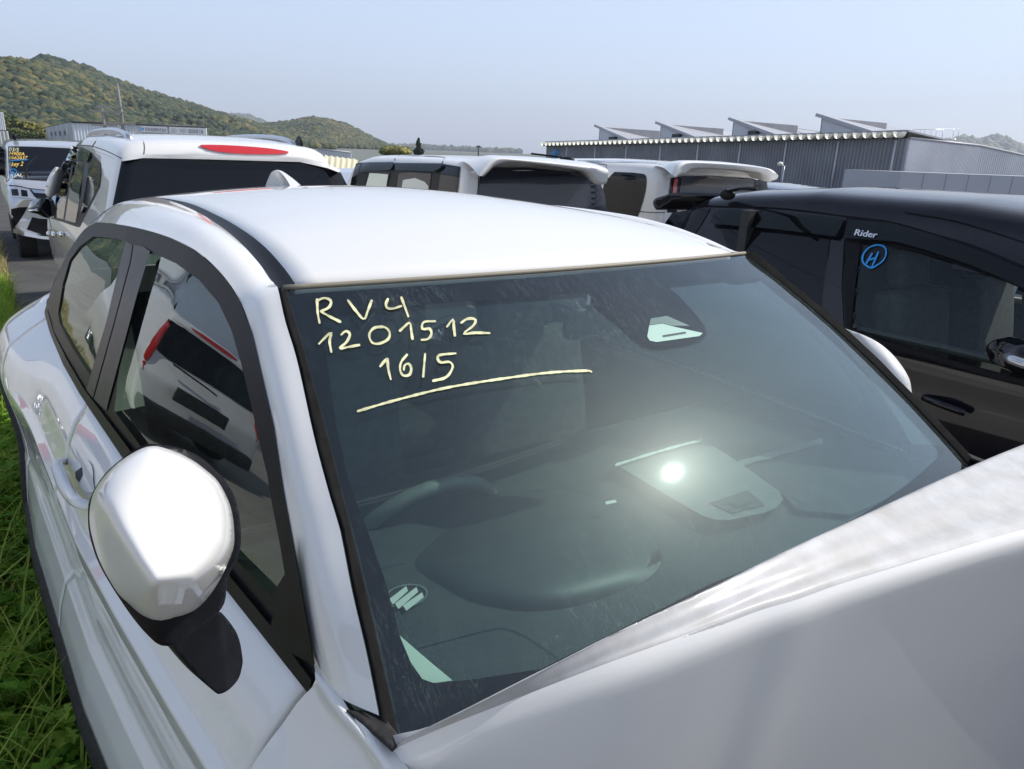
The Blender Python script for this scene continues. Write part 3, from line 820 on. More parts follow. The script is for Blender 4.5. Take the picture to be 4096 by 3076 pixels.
# folded-plate roof edge: one pale half-round per fold
rv, rf = [], []
for k in range(9):
    a = math.pi*k/8
    for y in (0., -.5): rv.append(Vector((math.cos(a)*.5, y, -math.sin(a)*.62)))
for k in range(8): rf.append((2*k, 2*k+1, 2*k+3, 2*k+2))
rf.append(tuple(2*k for k in range(9)))
NR = 57; wlen = (R0-L0).length
rib0 = None
rot = Matrix(((uF.x, -nF.x, 0), (uF.y, -nF.y, 0), (0, 0, 1))).to_3x3()
rme = bpy.data.meshes.new('roof_rib'); rme.from_pydata([tuple(rot @ (Vector((v.x*wlen/NR*.84, v.y, v.z*.55)))) for v in rv], [], rf); rme.materials.append(MAT['rib_white'])
for k in range(NR):
    f_ = (k+.5)/NR; o = bpy.data.objects.new('roof_rib', rme); COL.objects.link(o); o.parent = fac
    q = L0.lerp(R0, f_); o.location = Vector((q.x, q.y, zl+(zr-zl)*f_+.36))+nF*.30-ORG[fac]
poly3([L0+nF*.22+Vector((0, 0, zl+.38)), R0+nF*.22+Vector((0, 0, zr+.38)), gp(3900, 584, 61.)[0]+Vector((0, 0, gp(3900, 584, 61.)[1]-.1)), L0-nF*14+Vector((0, 0, zl+.3))], .10, 'roof_metal', 'roof', fac)
poly3([L0+nF*.12+Vector((0, 0, zl)), R0+nF*.12+Vector((0, 0, zr)), R0+nF*.12+Vector((0, 0, zr+.30)), L0+nF*.12+Vector((0, 0, zl+.30))], .08, 'steel_dark', 'fascia', fac)
def back(px, py, off): return on_wall(px, py, -off)
MON = [((2378, 497), (2566, 520), (2640, 558), (2516, 557), (2401, 508), (2396, 572), (2452, 561)),
       ((2622, 484), (2810, 508), (2935, 553), (2787, 549), (2647, 497), (2640, 566), (2708, 551)),
       ((2915, 468), (3106, 497), (3216, 546), (3120, 543), (2938, 481), (2929, 560), (3014, 540)),
       ((3265, 452), (3445, 490), (3634, 542), (3510, 530), (3292, 468), (3283, 552), None)]
for tip, fu, re, fl, wt_, wb_, vt in MON:
    o1 = 2.0
    T_, FL_, WT_, WB_ = back(*tip, o1), back(*fl, o1), back(*wt_, o1+.3), back(*wb_, o1+.3)
    FU_, RE_ = back(*fu, o1+9), back(*re, o1+9)
    mo_ = poly3([T_, FU_, RE_, FL_], .22, 'roof_metal', 'monitor_roof', fac)
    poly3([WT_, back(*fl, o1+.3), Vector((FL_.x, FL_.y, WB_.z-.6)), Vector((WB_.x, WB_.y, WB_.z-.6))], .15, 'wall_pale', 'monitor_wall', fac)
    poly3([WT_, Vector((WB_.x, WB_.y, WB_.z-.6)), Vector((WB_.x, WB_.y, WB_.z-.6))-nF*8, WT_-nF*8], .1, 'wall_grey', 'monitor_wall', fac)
    if vt: obj('monitor_vent', *box(back(*vt, o1), (.75, .5, .6), rz=math.atan2(uF.y, uF.x)), 'steel_dark', fac, smooth=False)
for pts in (((2869, 519), (2925, 530), (2935, 551), (2893, 539)), ((3160, 508), (3290, 528), (3284, 548), (3225, 540)), ((2622, 529), (2645, 536), (2645, 541), (2624, 533))):
    p3 = [back(*pts[0], 14), back(*pts[1], 20), back(*pts[2], 20), back(*pts[3], 14)]
    poly3(p3, .2, 'roof_metal', 'monitor_roof', fac)
poly3([P(3505, 497, t=70), P(3628, 514, t=76), P(3768, 553, t=80), P(3640, 553, t=58), P(3520, 524, t=60)], .06, 'roof_metal', 'monitor_roof', fac)
# blue emblem on the wall: two folded bars
for pl in (((2203, 637), (2205, 612), (2216, 601), (2228, 598), (2222, 612), (2219, 637), (2211, 637), (2213, 613)), ((2222, 631), (2226, 607), (2234, 598), (2235, 612), (2232, 620), (2228, 608), (2226, 631))):
    pts = [on_wall(x, y, .16) for x, y in pl]
    f2v, f2f = fill2d(list(pl), 8)
    obj('emblem', *slab(([on_wall(x, y, .18) for x, y in f2v], f2f), -nF*.05), 'sign_blue', fac, smooth=False)
# end wing
g0, z0_ = gp(3640, 557, 52.); g1, z1_ = gp(3922, 586, 62.); g2, z2_ = gp(4400, 690, 80.)
e_ = wall('end_wall', g0, g1, z0_, z1_, 'wall_pale', fac, 50, .05); wall('end_wall', g1, g2, z1_, z2_, 'wall_pale', fac, 70, .05)
obj('verge_trim', *tube([g0+Vector((0, 0, z0_+.05)), g1+Vector((0, 0, z1_+.05)), g2+Vector((0, 0, z2_+.05))], .09, 6), 'roof_metal', fac)
w0, wz0 = gp(3606, 687, 44.); w1, wz1 = gp(4400, 697, 52.)
an = thing('annex', 'plain pale grey low wing in front of the factory end wall', 'building', (w0.x, w0.y, 0))
wall('wall', w0, w1, wz0, wz0, 'wall_annex', an, 0, back=5)
for k in range(1, 9):
    q = w0.lerp(w1, k/9); n_ = (w1-w0).normalized(); n2 = Vector((n_.y, -n_.x, 0)); n2 = n2 if n2.dot(CAM-w0) > 0 else -n2
    obj('wall_joint', *box(Vector((q.x, q.y, wz0*.5))+n2*.006, (.03, .012, wz0-.06), rz=math.atan2(n_.y, n_.x)), 'wall_grey', an, smooth=False)
# railing and tank on the far roof
ra, rb_ = P(3650, 519, t=75), P(3838, 516, t=78)
rl = thing('roof_railing', 'thin pale railing on the far factory roof at the right', 'railing', (ra.x, ra.y, ra.z-.8))
obj('rail', *tube([ra, rb_], .025, 5), 'bright_metal', rl)
for x, y0, y1 in ((3685, 520, 533), (3700, 520, 542), (3726, 519, 549), (3746, 519, 551), (3772, 518, 553), (3836, 516, 549), (3815, 517, 552)):
    obj('post', *tube([P(x, y0, t=76), P(x-4, y1, t=76)], .02, 5), 'bright_metal', rl)
obj('lower_rail', *tube([P(3790, 557, t=77), P(3824, 557, t=77)], .02, 5), 'bright_metal', rl)
tk = P(3790, 556, t=90); tt = obj('water_tank', *lathe((tk.x, tk.y, tk.z-.2), (0, 0, 1), [(.22, 0), (.22, .6), (.17, .85), (.06, 1.02)], 12), 'roof_metal')
tag(tt, 'small grey upright tank on the far roof inside the railing', 'tank')
lp = P(3138, 665, t=44); lo = thing('lamp_post', 'slim white lamp post with a round head before the factory wall', 'lamp post', (lp.x, lp.y, 0))
obj('shaft', *tube([(lp.x-.02, lp.y, 0), lp], [.035, .025], 6), 'bright_metal', lo)
lh = P(3121, 656, t=44); obj('lamp_head', *ellipsoid(lh, (.17, .15, .12)), 'rib_white', lo); obj('bracket', *tube([lp, lh], .025, 5), 'bright_metal', lo)

# =================================================================== the near white car
def proj(X):
    d = Vector(X)-CAM; z = d.dot(FW); a = F_PX*d.dot(_rt)/z; b_ = -F_PX*d.dot(UP)/z
    return (2048+a*_cr-b_*_sr, 1538+a*_sr+b_*_cr)
def XB(y): return interp(y, [-1.2, -.2, .18, .47, 1.1, 1.5, 2.0, 2.7, 3.2], [-.70, -.755, -.792, -.824, -.886, -.907, -.925, -.925, -.93])
def XT(y): return interp(y, [-.2, .3, .6, 1.0, 1.57, 2.3, 2.8, 3.2], [-.62, -.675, -.705, -.742, -.772, -.765, -.755, -.76])
def WIN(y, z):
    s = (z-1.045)/(1.45-1.045)
    return XB(y)+(XT(y)-XB(y))*s - .018*max(0, 4*s*(1-s))
wg = [[Vector((WIN(y, z), y, z)) for y in np.linspace(-.3, 3.9, 105)] for z in np.linspace(.92, 1.62, 24)]
winV, winF = gridmesh(wg); winB = bvh(winV, winF)
def S(u, v):
    q = 1-u*u; b0 = Vector((.7478*u, -.085*q, 1.0686)); t0 = Vector((.6448*u, .627-.070*q, 1.4898+.008*q))
    return b0.lerp(t0, v) + Vector((0, -.55, .83))*(.022*4*v*(1-v))
gsV, gsF = gridmesh([[S(u, v) for u in np.linspace(-1, 1, 61)] for v in np.linspace(-.03, 1, 31)])
gsB = bvh(gsV, gsF)
def on(B, px, py, dflt=None):
    h = B.ray_cast(CAM, ray(px, py)); return h[0] if h[0] is not None else dflt

car = thing('parked_car', 'nearest white car, yellow writing on its windscreen and a dusty bonnet edge', 'car', (0, 1.3, 0))

# --- side skin
def XS(y, z):
    pz = [.24, .30, .36, .42, .50, .575, .60, .66, .74, .82, .862, .885, .92, .97, 1.01, 1.045]
    px_ = [-.06, -.115, -.150, -.158, -.146, -.126, -.104, -.098, -.104, -.114, -.116, -.094, -.080, -.062, -.036, 0.]
    k = interp(y, [-.6, .2, .8, 1.5, 2.6, 3.4], [.8, .92, 1.0, 1.0, 1.12, 1.1])
    h = max(0, min(1, (y-1.9)/.8)); h = h*h*(3-2*h)
    pr = [-.06, -.115, -.148, -.152, -.146, -.139, -.137, -.133, -.130, -.126, -.122, -.119, -.108, -.084, -.048, 0.]
    x = XB(y)+(interp(z, pz, px_)*(1-h)+interp(z, pz, pr)*h)*k
    x -= .050*h*math.exp(-((z-.90)/.19)**2)*min(1, (1.045-z)/.08)
    if y > 2.95: x += .42*((y-2.95)/.9)**2
    return x
def seam1(z): return interp(z, [.3, .6, .9, 1.05], [.30, .27, .20, .172])
def seam2(z): return interp(z, [.3, .5, .7, .85, .95, 1.05], [1.50, 1.46, 1.42, 1.42, 1.46, 1.53])
def seam3(z): return interp(z, [.3, .6, .75, .9, 1.05], [2.36, 2.36, 2.42, 2.55, 2.72])
ZS = sorted(set(list(np.linspace(.42, 1.045, 46))+[.575, .60, .862, .885]))
def side_panel(ya, yb, n, cut=None):
    rows = []
    for z in ZS:
        a, b_ = ya(z)+.0025, yb(z)-.0025
        rows.append([Vector((XS(a+(b_-a)*i/n, z), a+(b_-a)*i/n, z)) for i in range(n+1)])
    v, f = gridmesh(rows)
    if cut:
        cy_, cz_, r_ = cut
        f = [q for q in f if sum((v[i].y-cy_)**2+(v[i].z-cz_)**2 for i in q)/len(q) > r_*r_]
    # fold the edges inwards so that the shut lines have depth
    bd = boundary(f); mp = {}
    v = list(v)
    for a, b_ in bd:
        for i in (a, b_):
            if i not in mp: mp[i] = len(v); v.append(v[i]+Vector((.02, 0, 0)))
    f = f+[(b_, a, mp[a], mp[b_]) for a, b_ in bd]
    return v, f
def both(name, m_, mat, parent=car, **k):
    obj(name, *m_, mat, parent, **k); obj(name, *mirror_x(m_), mat, parent, **k)
wheel_c = 2.86
both('front_door', side_panel(seam1, seam2, 50), 'white_paint')
both('rear_door', side_panel(seam2, seam3, 44, (wheel_c, .36, .42)), 'white_paint')
both('quarter_panel', side_panel(seam3, lambda z: 3.82, 44, (wheel_c, .36, .42)), 'white_paint')
sideV, sideF = gridmesh([[Vector((XS(y, z), y, z)) for y in np.linspace(-.9, 3.8, 180)] for z in ZS]); sideB = bvh(sideV, sideF)
# shut-line backing, dark
inner = gridmesh([[Vector((XS(y, z)+.03, y, z)) for y in np.linspace(.1, 2.4, 30)] for z in np.linspace(.3, 1.04, 14)])
both('door_lining', inner, 'dark_inside')
# sill cladding
sill = gridmesh([[Vector((XS(y, .42)+dx, y, z)) for y in np.linspace(-.02, 2.42, 40)] for z, dx in ((.421, .0), (.405, -.012), (.36, -.016), (.30, .0), (.24, .06), (.2, .12))])
both('sill_cladding', sill, 'grey_plastic')
# flared wheel-arch trim and wheel
def arch(cy_):
    rows = []
    for k in range(25):
        a = math.pi*(.0-.06+1.12*k/24)
        rr = []
        for r_, dx in ((.462, .004), (.45, -.014), (.42, -.016), (.40, .02), (.40, .10)):
            y, z = cy_+r_*math.cos(a), max(.30, .36+r_*math.sin(a)); rr.append(Vector((XS(y, max(.42, z))+dx, y, z)))
        rows.append(rr)
    return gridmesh(rows)
both('wheel_arch', arch(wheel_c), 'grey_plastic')
def wheel(cx_, cy_, s=-1, r=.345, parent=car):
    w = obj('wheel', *lathe((cx_, cy_, r), (s, 0, 0), [(.08, -.02), (.20, -.02), (.235, .0), (.255, .03), (.26, .05)], 30), 'bright_metal', parent)
    obj('tyre', *lathe((cx_, cy_, r), (s, 0, 0), [(.255, .05), (.30, .075), (.335, .06), (.345, .03), (.345, -.12), (.31, -.16), (.2, -.16)], 36), 'tyre', w)
    sp = []
    for k in range(5):
        a = 2*math.pi*k/5
        sp.append(tube([(cx_+s*.02, cy_, r), (cx_+s*.045, cy_+.13*math.cos(a), r+.13*math.sin(a)), (cx_+s*.03, cy_+.25*math.cos(a), r+.25*math.sin(a))], [.035, .026, .03], 6))
    obj('rim', *merge(*sp), 'bright_metal', w)
wheel(-.94, wheel_c); wheel(.94, wheel_c, 1); wheel(-.83, -.52)

# --- windscreen
scr = obj('windscreen', gsV, gsF, 'windscreen_glass', car)
def Su(u, v): return proj(S(u, v))
outer = [Su(-.994, v) for v in np.linspace(-.025, .985, 16)]+[Su(u, .988) for u in np.linspace(-.95, .95, 20)]+[Su(.994, v) for v in np.linspace(.985, -.025, 16)]+[Su(u, -.025) for u in np.linspace(.95, -.95, 20)]
clear = [(1303, 1250), (1642, 1222), (1981, 1198), (2293, 1174), (2344, 1169), (2409, 1231), (2477, 1285), (2536, 1340), (2581, 1373), (2617, 1384),
         (2671, 1383), (2762, 1369), (2812, 1355), (2827, 1339), (2820, 1308), (2798, 1276), (2752, 1222), (2716, 1186), (2662, 1137), (2784, 1125),
         (2912, 1112), (2929, 1120), (2951, 1124), (3045, 1112), (3056, 1104), (3049, 1092)]
clear += [Su(.965, v) for v in np.linspace(.88, .12, 14)]+[Su(u, .085) for u in np.linspace(.9, -.3, 12)]
clear += [(2163, 2676), (1900, 2716), (1790, 2728), (1733, 2731), (1688, 2717), (1643, 2649), (1598, 2541), (1544, 2333), (1471, 2125), (1394, 1926), (1345, 1700), (1312, 1480), (1290, 1300), (1292, 1262)]
obj('screen_border', *patch(outer, gsB, -.005, 60, [clear], 0), 'glass_border', car)
obj('inner_pane', *patch(clear, gsB, -.012, 60, (), 0), 'inner_glass', scr)
sens = [(2603, 1274), (2667, 1263), (2809, 1325), (2812, 1335), (2798, 1344), (2626, 1368), (2599, 1362), (2589, 1346), (2597, 1303)]
bk = obj('sensor_window', *patch([(2597, 1302), (2650, 1294), (2690, 1305), (2811, 1332), (2798, 1344), (2626, 1368), (2599, 1362), (2589, 1346)], gsB, -.0015, 20, (), 0), 'light_trim', car)
obj('sensor_slot', *patch([(2650, 1341), (2742, 1326), (2745, 1333), (2653, 1348)], gsB, -.0005, 20, (), 0), 'dark_inside', bk)
obj('sensor_shade', *patch([(2603, 1274), (2667, 1263), (2760, 1303), (2690, 1303), (2650, 1292), (2598, 1300)], gsB, -.0012, 20, (), 0), 'dash_panel', bk)
# marker writing on the glass
def q6(*p): return [(1100+a*.678, 1000+b_*.678) for a, b_ in p]
W_ = [q6((264, 434), (252, 370), (248, 286)), q6((244, 302), (290, 283), (330, 300), (318, 338), (266, 364)), q6((268, 362), (330, 396), (390, 426)),
      q6((428, 293), (480, 362), (525, 408), (546, 362), (572, 294)), q6((668, 284), (654, 320), (664, 343), (700, 345), (750, 328)), q6((744, 275), (765, 332), (788, 396)),
      q6((257, 556), (292, 520), (330, 488), (322, 540), (333, 606)), q6((388, 502), (418, 478), (442, 498), (420, 545), (378, 582), (432, 572), (502, 559)),
      q6((640, 452), (585, 460), (556, 498), (572, 545), (615, 552), (668, 525), (676, 485), (650, 456), (618, 458)),
      q6((733, 480), (765, 450), (796, 428), (803, 470), (812, 530)), q6((950, 420), (878, 425), (870, 466), (912, 464), (923, 495), (902, 525), (860, 530)),
      q6((1012, 456), (1050, 410), (1055, 455), (1062, 510)), q6((1095, 432), (1135, 406), (1182, 410), (1170, 446), (1113, 493), (1180, 488), (1270, 490)),
      q6((618, 690), (642, 660), (664, 638)), q6((664, 638), (668, 700), (684, 766)), q6((782, 614), (745, 660), (738, 706), (756, 740), (792, 736), (804, 700), (788, 670), (764, 682), (760, 712)),
      q6((886, 608), (880, 680), (874, 752)), q6((1070, 609), (966, 622), (974, 662), (1030, 660), (1048, 692), (1010, 750), (928, 773)),
      q6((484, 952), (700, 889), (1000, 815), (1300, 765), (1600, 725), (1830, 712), (1870, 720))]
obj('marker_writing', *merge(*[stroke_px(p, 11.5, gsB, .0025) for p in W_]), 'marker_yellow', scr, label='handwritten RV4 1201512 16/5 in yellow, underlined')

# --- roof, mouldings, side rails
def up3(lst): return [P(x, y, z=z) if len(t) == 3 else Vector(t[:3]) for t in lst for (x, y, z) in [t[:3]]]
MLp = [(1112, 1156, 1.486), (1098, 1136, 1.492), (1037, 1054, 1.513), (963, 973, 1.533), (881, 905, 1.546), (780, 844, 1.552), (678, 803, 1.548), (597, 788, 1.530)]
MRp = [(1183, 1139, 1.494), (1139, 1075, 1.510), (1058, 986, 1.535), (970, 919, 1.551), (868, 861, 1.557), (746, 810, 1.553), (612, 789, 1.532)]
ML = [P(x, y, z=z) for x, y, z in MLp]; MR = [P(x, y, z=z) for x, y, z in MRp]
ML += [Vector((-.545, 2.95, 1.475)), Vector((-.545, 3.3, 1.40))]; MR += [Vector((-.525, 2.95, 1.480)), Vector((-.525, 3.3, 1.405))]
N = 60
MLs, MRs = spl(ML, N), spl(MR, N)
# roof: span from moulding to moulding with a gentle crown
rows = []
for i in range(N):
    e = MRs[i]; s = i/(N-1)
    cr = .030+.026*math.sin(math.pi*min(1, s*1.25+.08))
    row = []
    for k in range(31):
        u = -1+2*k/30
        x = -u*e.x if True else 0
        zz = e.z+cr*(1-abs(u)**2.2)-.006*max(0, (abs(u)-.93)/.07)**2
        y = e.y
        if s < .35:
            hy = .627-.070*(1-u*u)+.020; w = (1-s/.35)**2
            yh = hy-(.627+.02)  # bow of the header line
            y = e.y+yh*w
            zt = 1.4898+.008*(1-u*u)+.010
            if i == 0: zz = zt
            else: zz = zz*(1-w)+ (zt+ (e.z-MRs[0].z) + (cr-.03)*(1-abs(u)**2.2))*w
        row.append(Vector((x*-1 if False else u*abs(e.x), y, zz)))
    rows.append(row)
roofM = gridmesh(rows)
rm = slab(roofM, (0, 0, -.03))
obj('roof', *rm, 'white_paint', car)
roofB = bvh(*roofM)
mold = [[a+(b_-a)*t+Vector((0, 0, -.007*math.sin(math.pi*t))) for a, b_ in zip(MLs, MRs)] for t in (0, .12, .3, .5, .7, .88, 1)]
mo = gridmesh(mold); both('roof_moulding', mo, 'black_satin')
# outline of the window frame (upper edge), on the window plane
Apx = [(1268, 2707), (1259, 2678), (1218, 2446), (1168, 2151), (1131, 1949), (1094, 1705), (1046, 1496), (1007, 1330), (954, 1191), (875, 1082), (781, 1000), (680, 950), (572, 917), (470, 897), (386, 889), (339, 916), (292, 978), (245, 1065), (203, 1163), (176, 1290)]
A3 = [on(winB, x, y, P(x, y, x=-.80)) for x, y in Apx]
# pillar right edge (white / black) from the bottom to the roof corner
Bpx = [(1516, 2862), (1466, 2611), (1408, 2363), (1359, 2114), (1324, 2000), (1256, 1746), (1188, 1441), (1141, 1285), (1112, 1156)]
def pil(px, py):
    # nearest to a line that follows the side of the screen, 4 cm outboard
    best = None
    for v in np.linspace(-.1, 1.05, 231):
        p = S(-1, v)+Vector((-.034, -.004, .004)); q = proj(p); d = (q[0]-px)**2+(q[1]-py)**2
        if best is None or d < best[0]: best = (d, p)
    k = (best[1]-CAM).dot(ray(px, py)); return CAM+ray(px, py)*k
B3 = [pil(x, y) for x, y in Bpx]+ML[1:]
A_s, B_s = spl(A3, 130), spl(B3, 130)
# outward bulge of the rail
rail = []
for t in np.linspace(0, 1, 15):
    r = []
    for i in range(130):
        a, b_ = A_s[i], B_s[i]
        tan = (B_s[min(i+1, 129)]-B_s[max(i-1, 0)]).normalized(); nrm = (b_-a).cross(tan); nrm.normalize()
        if nrm.z < 0: nrm = -nrm
        bul = .012+.010*min(1, i/60)
        w = math.sin(math.pi*t)**1.15
        r.append(a.lerp(b_, t)+nrm*bul*w*min(1, (b_-a).length/.12))
    rail.append(r)
railM = gridmesh(rail); both('side_rail', railM, 'white_paint')
railB = bvh(*railM)
# black finisher between pillar and glass
fin = []
for k in range(40):
    v = -.03+1.035*k/39
    g = S(-1, v); 
    j = min(range(len(B_s)), key=lambda i: (B_s[i]-(g+Vector((-.034, 0, 0)))).length)
    o_ = B_s[j]
    fin.append([o_+Vector((.002, .0, -.006)), o_.lerp(g, .35)+Vector((0, -.004, .004)), o_.lerp(g, .6)+Vector((0, -.002, -.004)), g+Vector((-.001, -.003, .004)), g+Vector((.006, .006, -.004))])
fin = gridmesh(fin); both('pillar_finisher', fin, 'rubber')
hd = [S(u, 1)+Vector((0, .008, .005)) for u in np.linspace(-1, 1, 40)]
obj('header_trim', *tube(hd, .0052, 6), 'header_rubber', car)

# --- black window frame with its openings
belt = [(1268, 2707), (1234, 2777), (1077, 2578), (903, 2358), (700, 2090), (514, 1824), (490, 1832), (371, 1655), (318, 1580), (252, 1463), (199, 1335), (179, 1240)]
belt = [(1234, 2777), (1077, 2578), (903, 2358), (700, 2105), (490, 1832), (371, 1655), (318, 1575), (252, 1458), (199, 1332), (177, 1250)]
frame = Apx[:-1]+[(178, 1245)]+belt[::-1][1:]
gF = [(589, 1013), (640, 1025), (702, 1052), (795, 1119), (874, 1211), (927, 1324), (967, 1463), (1007, 1629), (1046, 1807), (1069, 1900), (1094, 2048), (1120, 2180), (1139, 2296), (1085, 2383), (936, 2230), (740, 2010), (563, 1785), (457, 1642), (477, 1476), (530, 1271), (576, 1085)]
gR = [(278, 1042), (318, 986), (371, 946), (430, 950), (490, 960), (503, 968), (464, 1119), (424, 1291), (361, 1503), (320, 1440), (285, 1383), (238, 1291), (232, 1251), (252, 1132)]
fr_ = patch(frame, winB, .002, 30, [gF, gR], .02); both('window_frame', fr_, 'black_satin')
gfm = patch(gF, winB, -.008, 40, (), 0); grm = patch(gR, winB, -.008, 40, (), 0)
both('door_window', gfm, 'side_glass'); both('rear_door_window', grm, 'rear_side_glass')
both('pillar_trim', patch([(490, 960), (530, 979), (520, 1045), (455, 1290), (371, 1592), (345, 1560), (424, 1291), (464, 1119), (503, 968)], winB, .006, 24), 'pillar_satin')
both('pillar_trim', patch([(534, 979), (572, 986), (600, 1005), (545, 1190), (424, 1642), (375, 1596), (458, 1295), (524, 1047)], winB, .006, 24), 'pillar_satin')
# belt moulding: raised lower strip
both('belt_moulding', patch([(1234, 2777), (1077, 2578), (903, 2358), (700, 2105), (490, 1832), (371, 1655), (318, 1575), (252, 1458), (199, 1332), (177, 1250), (190, 1240), (214, 1330), (268, 1440), (336, 1556), (388, 1625), (508, 1786), (720, 2062), (925, 2312), (1100, 2525), (1245, 2720)], winB, .010, 26), 'black_satin')
# quarter-light cover at the mirror foot
both('mirror_sail', patch([(1168, 2151), (1218, 2446), (1262, 2690), (1236, 2650), (1071, 2563), (1085, 2490), (1110, 2385), (1140, 2300)], winB, .014, 22), 'black_satin')

# --- front wing: inner edge, ridge, side
f0 = [Vector((-.772, .215, 1.078)), P(1400, 2845, z=1.088), P(1500, 2934, z=1.084), P(1570, 2997, z=1.074), Vector((-.742, -.15, 1.05)), Vector((-.70, -.6, 1.01)), Vector((-.66, -.95, .95))]
f1 = [P(1262, 2722, z=1.076), P(1352, 2838, z=1.086), P(1440, 2940, z=1.082), P(1522, 3050, z=1.072), Vector((-.765, -.17, 1.046)), Vector((-.725, -.6, 1.0)), Vector((-.68, -.95, .94))]
f1b = [P(1257, 2740, z=1.062), P(1318, 2850, z=1.064), P(1395, 2955, z=1.056), P(1470, 3076, z=1.040), Vector((-.80, -.2, 1.0)), Vector((-.765, -.6, .96)), Vector((-.72, -.95, .90))]
f2 = [Vector((XS(y, z), y, z)) for y, z in ((.170, 1.01), (.10, .98), (.03, .95), (-.05, .92), (-.25, .90), (-.6, .87), (-.95, .82))]
f3 = [Vector((XS(y, z), y, z)) for y, z in ((.20, .86), (.12, .83), (.05, .80), (-.05, .78), (-.25, .80), (-.6, .78), (-.95, .70))]
f4 = [Vector((XS(y, z), y, z)) for y, z in ((.28, .45), (.15, .50), (.05, .62), (-.05, .70), (-.25, .77), (-.6, .76), (-.95, .5))]
wing = loft([f0, f1, f1b, f2, f3, f4], 60, 48)
obj('front_wing', *wing, 'white_paint', car)
# black cowl corner piece
cw = [(1385, 2838), (1455, 2850), (1520, 2868), (1548, 2882), (1566, 2905), (1608, 2956), (1568, 2992), (1500, 2930)]
cwv = depth_sheet(cw, lambda px, py: (P(px, py, z=1.090)-CAM).length, 14)
both('cowl_corner', slab(cwv, (0, 0, -.006)), 'grey_plastic')

# --- bonnet: dusty rear lip, then the front face that drops away
E0 = [(1566, 2999, -.012), (1608, 2958, -.035), (1850, 2837, -.080), (2300, 2607, -.108), (2500, 2506, -.112), (2900, 2318, -.115), (3200, 2170, -.115), (3477, 2044, -.112), (3833, 1880, -.10), (4096, 1771, -.085), (4330, 1685, -.06)]
E1 = [(1569, 3003, 1.072), (1630, 2978, 1.092), (1898, 2877, 1.125), (2376, 2697, 1.158), (2737, 2570, 1.166), (3033, 2455, 1.170), (3200, 2405, 1.170), (3389, 2338, 1.168), (3744, 2231, 1.160), (4096, 2133, 1.145), (4400, 2060, 1.125), (4800, 1975, 1.10)]
e0 = spl([P(x, y, y=d) for x, y, d in E0], 90); e1 = spl([P(x, y, z=d) for x, y, d in E1], 90)
lip = []
for t, dz in ((0, -.024), (0, -.004), (.05, 0.0), (.25, .001), (.45, .0025), (.65, .0015), (.80, .0035), (.90, .004), (.97, .002)):
    lip.append([a.lerp(b_, t)+Vector((0, .02 if dz < -.02 else 0, dz*min(1, (b_-a).length/.03))) for a, b_ in zip(e0, e1)])
bon = thing  # (kept for clarity: the bonnet is a part of the car)
bn = obj('bonnet', *loft(lip, 120, 34), 'dusty_white_paint', car)
# front face: rounded over from the ridge, then steep
face = [lip[-2], lip[-1], e1]
for dy, dz in ((-.006, -.007), (-.008, -.022), (-.002, -.07), (.010, -.16), (.028, -.30), (.054, -.50), (.09, -.80), (.11, -1.0)):
    face.append([p+Vector((0, dy, dz)) for p in e1])
obj('bonnet_front', *loft(face, 120, 60), 'white_paint', bn)

# --- fin aerial on the roof
fp = [P(x, y, x=-.10) for x, y in ((1088, 764), (1091, 702), (1098, 685), (1119, 683), (1153, 709), (1180, 738), (1200, 764))]
def fin_mesh(pts):
    c = sum(pts, Vector())/len(pts); V = []
    for s, k in ((-1, .0), (-1, .012), (1, .012), (1, 0.)):
        pass
    top = pts[2].lerp(pts[3], .5)
    L_ = []
    for sx in (-1, 1):
        L_.append([p+Vector((sx*(.006+.028*max(0, (top.z-p.z)/(top.z-pts[0].z))), 0, 0)) for p in pts])
    mid = [p+(p-c)*.04 for p in pts]
    rows_ = [L_[0], mid, L_[1]]
    v, f = loft([r for r in rows_], 30, 7)
    k = 30
    # side faces
    f.append(tuple(range(30))); f.append(tuple(6*30+i for i in range(29, -1, -1)))
    return v, f
obj('fin_aerial', *fin_mesh(fp), 'white_paint', car)

# --- tail (behind the roof) and floor so that the cabin is closed
def tailrow(y, z, w): return [Vector((w*u, y-.10*abs(u)**3, z)) for u in np.linspace(-1, 1, 13)]
tg = loft([tailrow(3.72, 1.08, .78), tailrow(3.84, .9, .86), tailrow(3.90, .7, .9), tailrow(3.86, .45, .88), tailrow(3.75, .28, .8)], 26, 30)
obj('tailgate', *tg, 'white_paint', car)
rw = loft([tailrow(3.34, 1.42, .54), tailrow(3.5, 1.28, .66), tailrow(3.72, 1.085, .78)], 26, 12)
obj('rear_window', *rw, 'side_glass', car)
# tail lamp: see below
obj('floor_pan', *box((0, 1.7, .26), (1.7, 3.6, .05)), 'dark_inside', car, smooth=False)
obj('bulkhead', *box((0, .34, .60), (1.5, .04, .66)), 'dark_inside', car, smooth=False)
obj('headlining', *gridmesh([[r[k]+Vector((0, 0, -.035)) for k in range(0, 31, 3)] for r in rows[1:-6:6]]), 'pale_trim', car)

